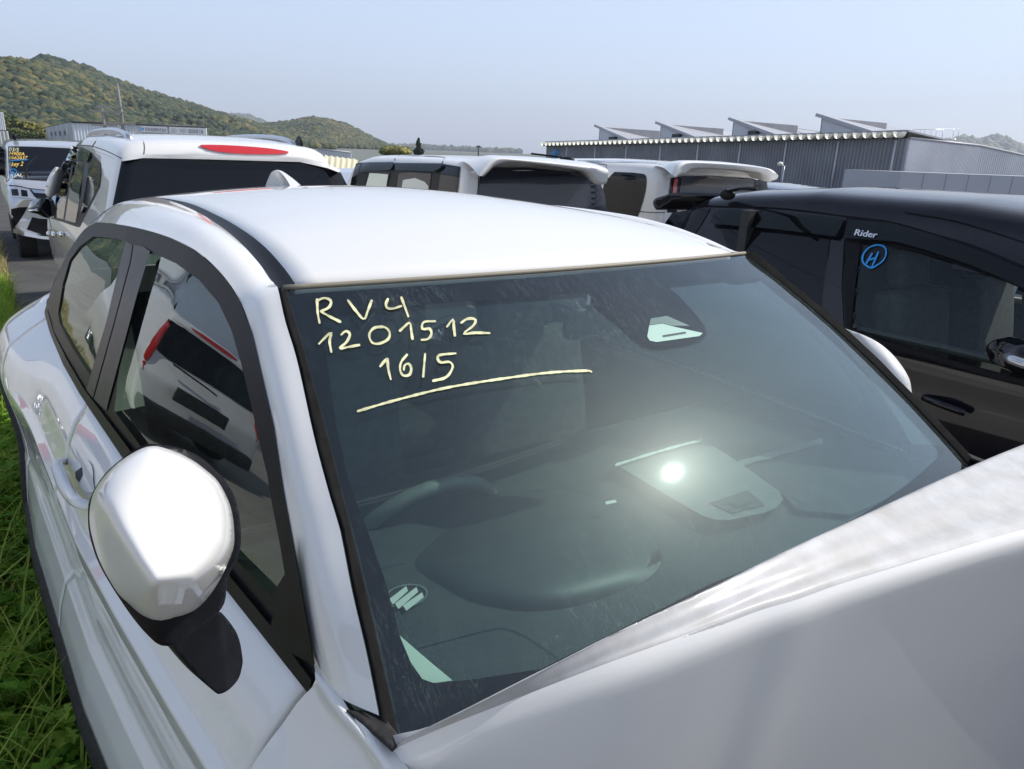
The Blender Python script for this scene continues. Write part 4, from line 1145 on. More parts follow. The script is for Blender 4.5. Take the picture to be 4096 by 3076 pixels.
# --- cabin: dashboard, instrument hood, vents, wheel, seats
def drow(y, z, bow=.08, w=.80): return [Vector((w*u, y-bow*(1-u*u), z)) for u in np.linspace(-1, 1, 15)]
dm = loft([drow(.02, 1.02, .10, .76), drow(.10, 1.022, .09, .78), drow(.30, 1.012, .06), drow(.50, 1.0, .03), drow(.70, .985, .0), drow(.84, .965, .0), drow(.86, .90, 0), drow(.85, .60, 0)], 60, 50)
obj('dashboard', *dm, 'dash_grain', car); dashB = bvh(*dm)
def q7(*p): return [(1200+a*.904, 1700+b_*.904) for a, b_ in p]
bin_ = q7((505, 620), (545, 555), (690, 430), (850, 335), (1000, 287), (1150, 285), (1300, 320), (1440, 400), (1530, 470), (1590, 550), (1597, 610), (1550, 670), (1450, 725), (1300, 780), (1150, 815), (1000, 822), (850, 800), (730, 770), (620, 710), (540, 660))
V2, F2 = fill2d(smooth_poly(bin_, 80), 22)
bcx, bcy = 2150, 2210
bm_ = smooth_poly(bin_, 80)
def radial(px, py, poly, c):
    a = math.atan2(py-c[1], px-c[0]); best = 1e9; dx, dy = math.cos(a), math.sin(a)
    for i in range(len(poly)):
        (x1, y1), (x2, y2) = poly[i], poly[(i+1) % len(poly)]
        den = dx*(y2-y1)-dy*(x2-x1)
        if abs(den) < 1e-9: continue
        t_ = ((x1-c[0])*(y2-y1)-(y1-c[1])*(x2-x1))/den
        s_ = ((x1-c[0])*dy-(y1-c[1])*dx)/den
        if t_ > 0 and 0 <= s_ <= 1: best = min(best, t_)
    return min(1, math.hypot(px-c[0], py-c[1])/best)
Vb = []
for x, y in V2:
    p = on(dashB, x, y) or P(x, y, z=1.0)
    r = radial(x, y, bm_, (bcx, bcy)); k = (p-CAM).length
    h = .075*(1-r**3)+.0
    Vb.append(CAM+ray(x, y)*(k-h))
bf = []
for f in F2:
    a, b_, c = Vb[f[0]], Vb[f[1]], Vb[f[2]]
    bf.append(f if (b_-a).cross(c-a).dot(CAM-a) > 0 else tuple(reversed(f)))
obj('instrument_hood', Vb, bf, 'dash_soft', car)
obj('corner_trim', *patch(q7((440, 930), (520, 1000), (600, 1068), (675, 1130), (590, 1142), (540, 1122), (490, 1050)), gsB, -.035, 24), 'light_trim', car)
# round air vent with slats
vent = [(1200+.904*(470+92*math.cos(t)), 1700+.904*(755+48*math.sin(t)-12*math.cos(t))) for t in np.linspace(0, 2*math.pi, 28, endpoint=False)]
ve = obj('air_vent', *patch(vent, dashB, .004, 18), 'dark_inside', car)
for a in ((395, 770, 470, 712), (420, 790, 515, 716), (455, 798, 540, 740)):
    x0, y0, x1, y1 = a
    obj('slat', *patch(q7((x0, y0), (x1, y1), (x1+8, y1+22), (x0+16, y0+24)), dashB, .008, 16), 'pale_trim', ve)
rimv = [vent[i] for i in range(28)]
obj('vent_ring', *stroke_px(rimv+[rimv[0]], 8, dashB, .006, 60), 'dash_panel', ve)
cp_ = [(2461, 1856), (2640, 1800), (2809, 1756), (2900, 1812), (3010, 1888), (3116, 1964), (3134, 1996), (3110, 2028), (3060, 2050), (2917, 2080), (2860, 2078), (2809, 2062), (2682, 1990), (2560, 1915)]
ce = obj('centre_panel', *patch(cp_, dashB, .028, 26, (), .04), 'dash_panel', car)
obj('panel_edge', *stroke_px([(2461, 1860), (2640, 1804), (2809, 1758)], 12, dashB, .036), 'pale_trim', ce)
obj('panel_button', *patch([(2915, 2003), (2980, 1988), (3010, 2008), (2945, 2028)], dashB, .034, 18), 'dash_soft', ce)
obj('panel_recess', *patch([(2840, 2010), (2990, 1960), (3060, 2020), (2930, 2052)], dashB, .031, 18), 'dash_soft', ce)
tr = [(2954, 1849), (3120, 1805), (3290, 1758), (3500, 1790), (3800, 1850), (3700, 1930), (3400, 2060), (3190, 2040), (3140, 1985)]
tp = obj('passenger_tray', *patch(tr, dashB, .012, 34), 'dash_soft', car)
obj('tray_edge', *stroke_px([(2954, 1855), (3120, 1809), (3290, 1762)], 26, dashB, .02), 'dash_panel', tp)
obj('panel_gap', *merge(stroke_px(q7((525, 988), (700, 942), (868, 902), (945, 912), (1040, 962), (1148, 1042)), 5, dashB, .0015)), 'black_satin', car)
obj('dash_clip', *patch(q7((1350, 338), (1395, 330), (1402, 342), (1355, 352)), dashB, .05, 10), 'pale_trim', car, label='small pale clip on the dashboard')
# steering wheel
wc = Vector((-.36, .66, .90)); ax = Vector((0, .42, .91)).normalized(); ax = Vector((0, .88, .47)).normalized()
e1_ = Vector((1, 0, 0)); e2_ = ax.cross(e1_)
sw = obj('steering_wheel', *tube([wc+(e1_*math.cos(a)+e2_*math.sin(a))*.185 for a in np.linspace(0, 2*math.pi, 41)], .0165, 10, False), 'wheel_leather', car)
obj('wheel_boss', *ellipsoid(wc+ax*.02, (.085, .05, .07)), 'wheel_leather', sw)
for dx, dz in ((-.17, 0), (.17, 0), (0, -.17)):
    obj('wheel_spoke', *tube([wc+Vector((dx*.3, 0, dz*.3)), wc+e1_*dx+e2_*(-dz)], .014, 6), 'wheel_leather', sw)
def seat(x, y, nm='front_seat'):
    s_ = obj(nm, *bevelled(box((x, y-.28, .52), (.52, .54, .16)), .05, 3), 'seat_cloth', car)
    obj('backrest', *bevelled(box((x, y+.04, .86), (.50, .15, .62), rx=-.22), .055, 3), 'seat_cloth', s_)
    obj('headrest', *bevelled(box((x, y+.12, 1.25), (.27, .11, .19), rx=-.2), .045, 3), 'seat_cloth', s_)
seat(-.37, 1.22); seat(.37, 1.22)
rs = obj('rear_seat', *bevelled(box((0, 2.2, .52), (1.3, .5, .16)), .05, 3), 'seat_cloth', car)
obj('backrest', *bevelled(box((0, 2.48, .86), (1.3, .14, .6), rx=-.25), .05, 3), 'seat_cloth', rs)
for x in (-.4, 0, .4): obj('headrest', *bevelled(box((x, 2.58, 1.2), (.26, .1, .15)), .04, 3), 'seat_cloth', rs)
obj('rear_view_mirror', *bevelled(box((.02, .50, 1.40), (.24, .04, .07)), .015, 2), 'black_satin', car)

# --- door mirror (right side): cap, housing, foot
def q5(*p): return [(300+a*.7225, 1700+b_*.7225) for a, b_ in p]
capo = [(567, 1794), (625, 1785), (705, 1808), (760, 1835), (806, 1866), (871, 1924), (914, 2003), (930, 2060), (936, 2110), (936, 2180), (915, 2245), (878, 2321), (835, 2386), (777, 2444), (705, 2473), (640, 2489), (575, 2466), (510, 2410), (466, 2365), (401, 2249), (365, 2133), (358, 2061), (365, 2000), (385, 1950), (430, 1890), (490, 1838)]
capo = smooth_poly(capo, 90)
TF = [(400, 1975), (430, 1890), (517, 1823), (600, 1795), (705, 1808), (806, 1866), (925, 1980), (955, 2110), (905, 2225), (770, 2315), (615, 2332), (560, 2250), (480, 2120)]
def seg_d(p, poly):
    best = 1e9
    for i in range(len(poly)):
        a, b_ = poly[i], poly[(i+1) % len(poly)]; dx, dy = b_[0]-a[0], b_[1]-a[1]
        t_ = max(0, min(1, ((p[0]-a[0])*dx+(p[1]-a[1])*dy)/(dx*dx+dy*dy)))
        best = min(best, math.hypot(p[0]-a[0]-t_*dx, p[1]-a[1]-t_*dy))
    return best
def tps(px, py):
    # cap thickness: one broad top facet, two facets falling away to the outside and to the foot
    d = seg_d((px, py), TF); d = -d if inside((px, py), TF) else d
    k_ = 10.; sp_ = k_*math.log1p(math.exp(max(-30, min(30, d/k_))))
    T_ = .030+.00016*(py-1790)+.014*(1-((px-660)/280)**2)
    r = radial(px, py, capo, (650, 2130))
    return (T_-.00075*sp_)*(1-r**7)**.6
def mplane(px, py):
    # plane of the mirror rim: upright, turned a little to the outside
    d = ray(px, py); n_ = Vector((.10, -1., .10)).normalized(); o_ = Vector((-1.02, .03, 1.36))
    return (o_-CAM).dot(n_)/d.dot(n_)
cap = depth_sheet(capo, lambda x, y: mplane(x, y)-max(-.004, tps(x, y)), 14)
dm_ = obj('door_mirror', *cap, 'white_paint', car)
hs = [(560, 1787), (640, 1778), (765, 1808), (868, 1886), (938, 1985), (962, 2105), (958, 2208), (912, 2312), (892, 2425), (800, 2510), (700, 2576), (655, 2583), (618, 2567), (538, 2480), (445, 2343), (387, 2235), (357, 2133), (352, 2060), (362, 1990), (430, 1884)]
hs = smooth_poly(hs, 90)
hc = (650, 2190)
hsm = depth_sheet(hs, lambda x, y: mplane(x, y)+.012-.02*(1-radial(x, y, hs, hc)**4) - max(0, (y-2400)/180)*.02, 18)
obj('mirror_housing', *slab(hsm, (.02, .05, -.03), .80), 'black_satin', dm_)
st = [(683, 2574), (740, 2646), (800, 2715), (862, 2773), (880, 2778), (914, 2762), (945, 2730), (960, 2705), (970, 2660), (972, 2640), (957, 2545), (914, 2480), (868, 2432), (800, 2480), (740, 2530)]
def sdepth(x, y):
    t_ = min(1, max(0, ((x-683)*(960-683)+(y-2500)*(2740-2500))/((960-683)**2+240**2)))
    # ridge line down the middle of the foot
    rd = abs((x-760)*(2640-2470)-(y-2500)*(905-815))/math.hypot(170, 90)
    base = mplane(700, 2500)+.07
    return base+(.02+.05*t_)+.00012*max(0, (860+(y-2440)*.25)-x)*0+ .03*max(0, (x-(868+(y-2440)*.11))/100)
stm = depth_sheet(chaikin(st, 2), sdepth, 14)
obj('mirror_foot', *slab(stm, (-.01, .05, -.02), .8), 'black_satin', dm_)
# far mirror cap
fc = [(3423, 1338), (3480, 1352), (3540, 1390), (3590, 1440), (3630, 1500), (3644, 1545), (3640, 1600), (3560, 1560), (3480, 1440)]
fcs = smooth_poly(fc, 50)
fm = depth_sheet(fcs, lambda x, y: (P(x, y, x=1.0)-CAM).length-.05*(1-radial(x, y, fcs, (3550, 1480))**2), 12)
dm2 = obj('door_mirror', *slab(fm, (.12, .12, -.02)), 'white_paint', car)
obj('mirror_housing', *slab(depth_sheet([(3428, 1345), (3475, 1360), (3500, 1400), (3520, 1440), (3500, 1470), (3450, 1400)], lambda x, y: (P(x, y, x=1.0)-CAM).length+.03, 12), (.03, .12, 0)), 'black_gloss', dm2)

# --- door handle (front right)
hb = [(257, 1850), (268, 1838), (290, 1832), (318, 1838), (330, 1862), (326, 1872), (304, 1884), (300, 1895), (303, 1915), (318, 1938), (340, 1960), (368, 1967), (362, 2010), (355, 2035), (335, 2025), (310, 1990), (285, 1940), (265, 1890)]
cupo = [(318, 1850), (340, 1838), (362, 1850), (372, 1880), (372, 1930), (380, 1965), (345, 1975), (318, 1945), (302, 1915), (300, 1885)]
cup = obj('handle_cup', *patch(cupo, sideB, .003, 14, (), .004, 2), 'white_paint', car)
obj('cup_shade', *patch([(300, 1888), (326, 1868), (330, 1900), (316, 1930), (303, 1914)], sideB, .004, 10), 'dark_inside', cup)  # flat dark patch: shade inside the handle cup put into the colour
hpx = [(262, 1846), (276, 1862), (290, 1905), (312, 1955), (340, 1992), (372, 2016), (384, 2030)]
hp3 = []
for k_, (x, y) in enumerate(hpx):
    h_ = sideB.ray_cast(CAM, ray(x, y)); o_ = .004 if k_ in (0, len(hpx)-1) else .026
    hp3.append(h_[0]+h_[1]*o_)
ht = tube(spl(hp3, 30), [.009+.007*math.sin(math.pi*min(1, max(0, i/29)))**.5 for i in range(30)], 12)
obj('door_handle', *ht, 'white_paint', car)
# door seams drawn by the gaps; window writing ends here

# =================================================================== the other cars
m, n, l, b = nodes('dark_glass'); setp(b, col=(.006, .007, .010), rough=.03, spec=.28); MAT['dark_glass'] = m
def car_shell(xc, y0, y1, roof, wb, wt, low=.26, belt=1.0, lean0=0., lean1=0., ny=90, crown=.022, edge=.10, inset=.10):
    """closed body skin lofted along the car: roof = [(y, height)...]"""
    ry, rz = zip(*roof)
    def prof(y):
        zr = interp(y, ry, rz); k = max(0, min(1, (1.38-zr)/.22)); zb = min(belt, zr-.10)
        w2 = wt+(wb*.90-wt)*k
        e = edge*(1-.5*k)
        p = [(wb*.90, low), (wb*.965, low+.10), (wb*.99, low+.25), (wb, zb*.74), (wb*.993, zb*.90), (wb*.970, zb-.01), (wb*.955, zb+.02)]
        top = zr-e
        for s in (.33, .66, 1.): p.append((wb*.955+(w2-wb*.955)*s**1.15, zb+.02+(max(top, zb+.03)-zb-.02)*s))
        p += [(w2-e*.10, zr-e*.62), (w2-e*.36, zr-e*.27), (w2-e*.85, zr-e*.06), (w2*.6, zr+crown*.55), (w2*.3, zr+crown*.9), (0, zr+crown)]
        return p
    ends = [(0., inset), (.012, inset*.55), (.035, inset*.27), (.075, inset*.09), (.14, inset*.02)]
    ys = [(y0+d, i_) for d, i_ in ends]+[(y0+.14+(y1-y0-.28)*k/ny, 0.) for k in range(1, ny)]+[(y1-d, i_) for d, i_ in reversed(ends)]
    rows = []
    for y, ins in ys:
        h = prof(y); h3 = spl([Vector((w, 0, z)) for w, z in h], 40)
        full = [(-p.x, p.z) for p in h3]+[(p.x, p.z) for p in reversed(h3[:-1])]
        r = []
        for x, z in full:
            xx = x*(1-ins); zz = .75+(z-.75)*(1-ins*.8)
            q = y
            if y < (y0+y1)/2: q += lean0*max(0, zz-.85)*max(0, 1-(y-y0)/1.1)
            else: q -= lean1*max(0, zz-.85)*max(0, 1-(y1-y)/1.1)
            # plan rounding of the ends
            rd = max(0, 1-(y-y0)/.5); q += .10*rd*(abs(x)/wb)**3
            rd = max(0, 1-(y1-y)/.5); q -= .10*rd*(abs(x)/wb)**3
            r.append(Vector((xc+xx, q, zz)))
        rows.append(r)
    v, f = gridmesh(rows)
    nu = len(rows[0])
    # close the ends by strips between the two halves
    for base, flip in ((0, False), ((len(rows)-1)*nu, True)):
        for i in range(nu//2):
            a, b_, c, d = base+i, base+i+1, base+nu-2-i, base+nu-1-i
            q = (a, b_, c, d) if b_ != c else (a, b_, d)
            f.append(q if flip else tuple(reversed(q)))
    return v, f
def cut(m_, polys, xc):
    """open windows in a shell: every face seen inside an outline goes, on both sides of the car"""
    v, f = m_; B = bvh(v, f); kill = set(); cents = []
    for i, g in enumerate(f):
        c = sum((v[k] for k in g), Vector((0, 0, 0)))/len(g); cents.append(c)
        q = proj(c)
        if any(inside(q, p) for p in polys):
            h = B.ray_cast(CAM, (c-CAM).normalized())
            if h[0] is not None and abs(h[3]-(c-CAM).length) < .05: kill.add(i)
    ks = [(round(cents[i].x, 2), round(cents[i].y, 2), round(cents[i].z, 2)) for i in kill]
    mk = set((round(2*xc-x, 2), y, z) for x, y, z in ks)
    for i, c in enumerate(cents):
        if (round(c.x, 2), round(c.y, 2), round(c.z, 2)) in mk: kill.add(i)
    return v, [g for i, g in enumerate(f) if i not in kill]
def part(name, poly, B, mat, par, off=.004, step=16, holes=(), thick=.01, rnd=0, label=None):
    return obj(name, *patch(poly, B, off, step, holes, thick, rnd), mat, par, label=label)
def line(name, pts, w, B, mat, par, off=.003): return obj(name, *stroke_px(pts, w, B, off, None, False), mat, par)
def wheels(par, xc, w, ys, r=.33):
    for y in ys:
        wheel(xc-w, y, -1, r, par); wheel(xc+w, y, 1, r, par)
def text_px(s, p0, p1, h, B, mat, par, name='lettering', off=.004, shear=0., dy=0.):
    """text laid on a surface from photo point p0 to p1 (baseline), h pixels high"""
    v, f = text_mesh(s, 1., shear)
    if not v: return None
    x0 = min(q.x for q in v); x1 = max(q.x for q in v); y1 = max(q.y for q in v)
    V = []
    for q in v:
        s_ = (q.x-x0)/(x1-x0); px, py = p0[0]+(p1[0]-p0[0])*s_, p0[1]+(p1[1]-p0[1])*s_-q.y/y1*h
        d = ray(px, py); hh = B.ray_cast(CAM, d)
        if hh[0] is None: V.append(V[-1] if V else P(px, py, t=3)); continue
        V.append(CAM+d*(hh[3]-off/max(.3, abs(hh[1].dot(d)))))
    return obj(name, V, f, mat, par, smooth=False)

# ---------------------------------------------------------------- white SUV behind, seen from its tail
xs_ = .35
suv = thing('parked_suv', 'white SUV with roof rails and a long red brake light, tail turned this way', 'SUV', (xs_, 6.6, 0))
sm = car_shell(xs_, 4.22, 9.0, [(4.2, 1.705), (4.45, 1.725), (4.9, 1.745), (5.6, 1.760), (6.6, 1.755), (7.2, 1.71), (7.5, 1.63), (8.1, 1.18), (8.6, 1.08), (8.95, .98), (9.0, .9)], .905, .70, belt=1.06, lean0=.42, lean1=.1, edge=.13)
obj('body', *sm, 'white_paint_far', suv); sB = bvh(*sm)
part('rear_window', [(487, 640), (573, 629), (814, 634), (1200, 645), (1309, 668), (1363, 690), (1400, 763), (1425, 850), (1440, 930), (430, 930), (440, 870), (454, 803)], sB, 'dark_glass', suv, .012, 15)
part('brake_lamp', [(793, 581), (814, 578), (915, 580), (1058, 590), (1146, 603), (1159, 610), (1119, 618), (949, 615), (848, 603)], sB, 'red_lamp', suv, .012, 14, rnd=1)
# hatch lip above the glass
lipp = [(488, 636), (530, 622), (575, 618), (814, 622), (1200, 632), (1300, 650), (1362, 680), (1356, 690), (1309, 672), (1200, 648), (814, 637), (573, 632), (488, 645)]
part('hatch_spoiler', lipp, sB, 'white_paint_far', suv, .035, 18, thick=.03)
for pl in ([(573, 560), (578, 590), (575, 622)], [(1312, 618), (1316, 640), (1318, 668)], [(372, 585), (430, 606), (487, 634)], [(300, 580), (360, 583), (372, 588)], [(388, 556), (378, 572), (368, 586)]):
    line('shut_line', pl, 3.5, sB, 'dark_inside', suv)
fr2 = [(203, 874), (209, 790), (228, 700), (258, 645), (286, 586), (330, 590), (364, 609), (402, 650), (406, 690), (400, 745), (382, 782), (342, 860), (318, 908), (308, 908), (250, 888)]
part('window_frame', fr2, sB, 'black_satin', suv, .005, 10)
part('side_window', [(226, 800), (250, 720), (283, 650), (270, 760), (253, 877), (228, 871)], sB, 'dark_glass', suv, .009, 9)
part('side_window', [(293, 648), (336, 652), (322, 780), (301, 892), (260, 880), (278, 760)], sB, 'dark_glass', suv, .009, 9)
part('side_window', [(362, 620), (398, 653), (402, 690), (397, 742), (378, 775), (340, 850), (322, 855), (340, 760)], sB, 'dark_glass', suv, .009, 9)
part('wind_visor', [(262, 642), (288, 582), (362, 609), (346, 648), (300, 640)], sB, 'smoke_visor', suv, .035, 14, thick=.02)
part('wind_visor', [(206, 800), (226, 705), (256, 645), (262, 650), (240, 720), (222, 800), (216, 872), (206, 872)], sB, 'smoke_visor', suv, .035, 14, thick=.02)
for dx in (-.56, .56):
    pts = [Vector((xs_+dx, y, z)) for y, z in ((4.95, 1.722), (5.10, 1.758), (5.5, 1.782), (6.2, 1.785), (6.9, 1.765), (7.15, 1.71))]
    obj('roof_rail', *tube(spl(pts, 24), .022, 8), 'bright_metal', suv)
fa = P(1204, 588, y=4.9); obj('roof_aerial', *loft([[fa+Vector((-.02, .0, 0)), fa+Vector((-.02, .12, 0))], [fa+Vector((0, -.01, .07)), fa+Vector((0, .05, .08))], [fa+Vector((.02, .0, 0)), fa+Vector((.02, .12, 0))]], 6, 7), 'black_satin', suv)
def plane_blob(poly, x, dep, mat, name, par, bul=.04, back=(.05, .1, 0)):
    c = (sum(p[0] for p in poly)/len(poly), sum(p[1] for p in poly)/len(poly)); sp = smooth_poly(poly, 40)
    s_ = depth_sheet(sp, lambda a, b_: dep-bul*(1-radial(a, b_, sp, c)**2), 8)
    return obj(name, *slab(s_, back, .9), mat, par)
dmir = (P(150, 830, x=-.72)-CAM).length
mi = plane_blob([(113, 832), (122, 808), (160, 794), (180, 793), (196, 812), (201, 868), (175, 868), (150, 856), (118, 848)], 0, dmir, 'black_gloss', 'door_mirror', suv)
plane_blob([(113, 830), (124, 806), (158, 795), (160, 828), (117, 838)], 0, dmir-.03, 'silver_paint', 'mirror_cap', mi, .03, (.02, .04, 0))
obj('mirror_strip', *tube([P(116, 842, t=dmir-.05), P(138, 841, t=dmir-.07), P(159, 837, t=dmir-.05)], .012, 6), 'chrome', mi)
dfm = (P(200, 730, x=-.60)-CAM).length
plane_blob([(180, 765), (186, 728), (204, 690), (226, 668), (226, 720), (214, 770), (200, 790), (186, 782)], 0, dfm, 'white_paint_far', 'wing_mirror', suv)
for px_, py_ in ((203, 934), (224, 938), (256, 936)):
    h_ = on(sB, px_, py_)
    if h_: obj('door_handle', *ellipsoid(h_+Vector((-.02, 0, 0)), (.022, .08, .024), 14, 8), 'chrome', suv)
obj('rear_wiper', *tube([(xs_-.1, 4.30, 1.08), (xs_+.05, 4.28, 1.10), (xs_+.4, 4.31, 1.13)], .014, 6), 'black_satin', suv)
obj('plate_recess', *bevelled(box((xs_, 4.215, .80), (.62, .03, .20)), .01, 2), 'dark_inside', suv)
obj('bumper', *bevelled(box((xs_, 4.24, .42), (1.55, .18, .22)), .05, 3), 'grey_plastic', suv)
wheels(suv, xs_, .78, (5.15, 8.05), .36)

# the same model again beyond the verge, out of the picture but mirrored in the near car's windows
def dup(root, off, label):
    r = root.copy(); COL.objects.link(r); r.location = root.location+Vector(off); r['label'] = label
    for ch in list(root.children):
        c = ch.copy(); COL.objects.link(c); c.parent = r
        for g in ch.children:
            d = g.copy(); COL.objects.link(d); d.parent = c
    return r
mir = dup(suv, (-3.85, 1.15, 0), 'white SUV on the road beyond the verge, mirrored in the near car side windows')
# upright tail lamps (on the car behind they stay out of sight)
for sgn in (-1, 1):
    tl = [Vector((sgn*(.80+.02*k), 4.36-6.6+.02*k+.10*z_, .80+z_)) for k, z_ in ((0, 0), (1, .1), (0, .3), (-1, .52), (-3, .72))]
    lo_ = obj('tail_lamp', *tube(spl(tl, 16), [.05+.045*math.sin(i/15*3)*.8 for i in range(16)], 8), 'red_lamp')
    lo_.parent = mir
dup(suv, (-.45, -12.6, 0), 'white SUV parked nose on behind the photographer, mirrored in the bonnet')

# ---------------------------------------------------------------- white box vans
def spoiler(top, low, y, yroot, par, xr):
    t3 = [P(a, b_, y=y) for a, b_ in top]; l3 = [P(a, b_, y=y+.02) for a, b_ in low]
    n_ = 40; ts, ls = spl(t3, n_), spl(l3, n_)
    root = [Vector((xr[0]+(xr[1]-xr[0])*i/(n_-1), yroot, 1.675+.03*math.sin(math.pi*i/(n_-1)))) for i in range(n_)]
    rows_ = [root, [a.lerp(b_, .55)+Vector((0, 0, .02)) for a, b_ in zip(root, ts)], ts, [t_.lerp(l_, .5)+Vector((0, -.012, 0)) for t_, l_ in zip(ts, ls)], ls, [p+Vector((0, .10, .01)) for p in ls], [Vector((p.x, yroot-.1, 1.60)) for p in root]]
    return obj('roof_spoiler', *loft(rows_, 40, 40), 'white_paint_far', par)
xk = 2.75
k1 = thing('parked_van', 'white box van with a big roof spoiler, between the SUV and the second white van', 'van', (xk, 6, 0), 'white box vans parked tail first')
km = car_shell(xk, 4.22, 7.5, [(4.2, 1.655), (4.6, 1.67), (5.4, 1.675), (6.2, 1.66), (6.55, 1.60), (7.05, 1.12), (7.3, 1.0), (7.5, .9)], .745, .70, belt=1.0, lean0=.12, edge=.11)
obj('body', *km, 'white_paint_far', k1); kB = bvh(*km)
part('rear_window', [(1960, 668), (2114, 670), (2317, 690), (2398, 722), (2420, 780), (2432, 900), (1908, 900), (1914, 760), (1919, 706)], kB, 'rear_glass_sky', k1, .011, 14)
part('window_frame', [(1424, 654), (1446, 650), (1770, 655), (1841, 667), (1834, 730), (1824, 800), (1395, 790), (1404, 720)], kB, 'black_satin', k1, .005, 12)
part('side_window', [(1470, 684), (1562, 687), (1552, 730), (1541, 785), (1447, 780), (1456, 730)], kB, 'dark_glass', k1, .009, 12)
part('bright_view', [(1478, 692), (1553, 697), (1540, 776), (1456, 770)], kB, 'light_trim', k1, .012, 12)  # added pale patch standing for the bright view through the cab
part('side_window', [(1596, 687), (1725, 691), (1714, 792), (1582, 788)], kB, 'dark_glass', k1, .009, 12)
part('seat_back', [(1612, 720), (1660, 712), (1700, 728), (1714, 745), (1710, 790), (1600, 786)], kB, 'pale_trim', k1, .012, 12)
part('side_window', [(1768, 664), (1840, 669), (1834, 730), (1824, 796), (1748, 792), (1757, 730)], kB, 'dark_glass', k1, .009, 12)
part('side_window', [(1424, 656), (1442, 654), (1432, 700), (1412, 775), (1398, 770), (1408, 710)], kB, 'dark_glass', k1, .006, 14)
part('wind_visor', [(1438, 690), (1442, 668), (1454, 649), (1575, 647), (1570, 665), (1560, 679)], kB, 'smoke_visor', k1, .03, 14, thick=.02)
part('wind_visor', [(1580, 681), (1579, 651), (1768, 653), (1762, 671), (1736, 686)], kB, 'smoke_visor', k1, .03, 14, thick=.02)
for pl in ([(1578, 642), (1582, 624), (1588, 618)], [(1768, 655), (1772, 640), (1768, 628), (1590, 621)], [(1915, 705), (1912, 750), (1908, 800)]): line('shut_line', pl, 3, kB, 'dark_inside', k1)
spoiler([(1914, 700), (1935, 672), (1978, 634), (2050, 636), (2200, 649), (2330, 663), (2390, 668), (2431, 680)], [(1932, 706), (1950, 690), (1985, 660), (2050, 648), (2200, 664), (2317, 682), (2364, 700), (2400, 738), (2424, 734), (2432, 700)][:-1], 3.98, 4.55, k1, (xk-.66, xk+.66))
wheels(k1, xk, .64, (4.95, 6.9), .30)
xq = 4.62
k2 = thing('parked_van', 'second white box van, partly behind the black car, in front of the factory', 'van', (xq, 6, 0), 'white box vans parked tail first')
qm = car_shell(xq, 3.86, 7.2, [(3.85, 1.665), (4.2, 1.69), (5.2, 1.70), (6.0, 1.68), (6.3, 1.60), (6.8, 1.12), (7.2, .95)], .745, .70, belt=1.0, lean0=.10, edge=.11)
obj('body', *qm, 'white_paint_far', k2); qB = bvh(*qm)
part('side_window', [(2420, 686), (2570, 692), (2588, 707), (2580, 780), (2552, 868), (2535, 875), (2400, 860)], qB, 'dark_glass', k2, .005, 18, rnd=1)
part('rear_window', [(2728, 704), (2841, 704), (3004, 714), (3068, 728), (3074, 780), (3080, 840), (2712, 840), (2718, 770)], qB, 'rear_glass_sky', k2, .011, 14)
tl = part('tail_lamp', [(2684, 712), (2726, 705), (2716, 780), (2708, 850), (2668, 850), (2676, 775)], qB, 'dark_glass', k2, .006, 14)
part('lamp_lens', [(2696, 716), (2712, 714), (2706, 770), (2690, 772)], qB, 'red_lamp', tl, .012, 10)
line('roof_groove', [(2310, 645), (2450, 645), (2600, 650), (2710, 657)], 7, qB, 'navy_paint', k2, .004)
line('shut_line', [(2390, 655), (2425, 659), (2425, 672)], 3, qB, 'dark_inside', k2)
line('shut_line', [(2556, 846), (2610, 850), (2660, 850)], 3, qB, 'dark_inside', k2)
spoiler([(2688, 700), (2698, 682), (2733, 648), (2869, 651), (3004, 664), (3085, 678), (3110, 700)], [(2702, 711), (2735, 692), (2780, 675), (2869, 675), (3004, 686), (3060, 700), (3078, 728), (3104, 718)], 3.62, 4.2, k2, (xq-.66, xq+.66))
ab = P(2268, 640, y=4.9); obj('roof_aerial', *merge(ellipsoid(ab, (.06, .09, .035), 12, 8), tube([ab+Vector((0, 0, .02)), ab+Vector((-.22, .28, .045))], .010, 6)), 'black_satin', k2)
wheels(k2, xq, .64, (4.6, 6.6), .30)

# ---------------------------------------------------------------- black people carrier at the right, nose this way
xb_ = 2.86
bk_ = thing('parked_minivan', 'black minivan with smoked wind visors and a blue circled H on its front side glass', 'minivan', (xb_, .6, 0))
bm2 = car_shell(xb_, -2.0, 2.55, [(-2.0, .80), (-1.9, .92), (-1.2, 1.02), (-.62, 1.10), (.12, 1.50), (.35, 1.575), (.8, 1.612), (1.5, 1.612), (2.1, 1.575), (2.55, 1.52)], .86, .665, belt=1.06, lean1=.38, edge=.13, ny=150)
bB = bvh(*bm2)
gB = [(3442, 968), (3526, 978), (3650, 1002), (3779, 1040), (3900, 1080), (4000, 1118), (4110, 1165), (4260, 1250), (4300, 1580), (4096, 1520), (3950, 1484), (3800, 1440), (3680, 1408), (3547, 1368), (3404, 1312), (3420, 1150)]
gB2 = [(2870, 892), (3000, 905), (3180, 925), (3318, 945), (3310, 1050), (3288, 1260), (3100, 1240), (2960, 1100)]
obj('body', *cut(bm2, [gB], xb_), 'black_paint', bk_)
part('window_frame', [(3392, 872), (3480, 878), (3568, 889), (3727, 934), (3900, 985), (4096, 1066), (4300, 1180), (4340, 1600), (4096, 1545), (3950, 1508), (3800, 1464), (3680, 1430), (3547, 1392), (3385, 1330), (3372, 1160), (3384, 960)], bB, 'black_satin', bk_, .006, 26, [gB], .03)
part('front_window', gB, bB, 'clear_far_glass', bk_, -.004, 40, (), 0)
part('rear_door_window', gB2, bB, 'dark_glass', bk_, .004, 30)
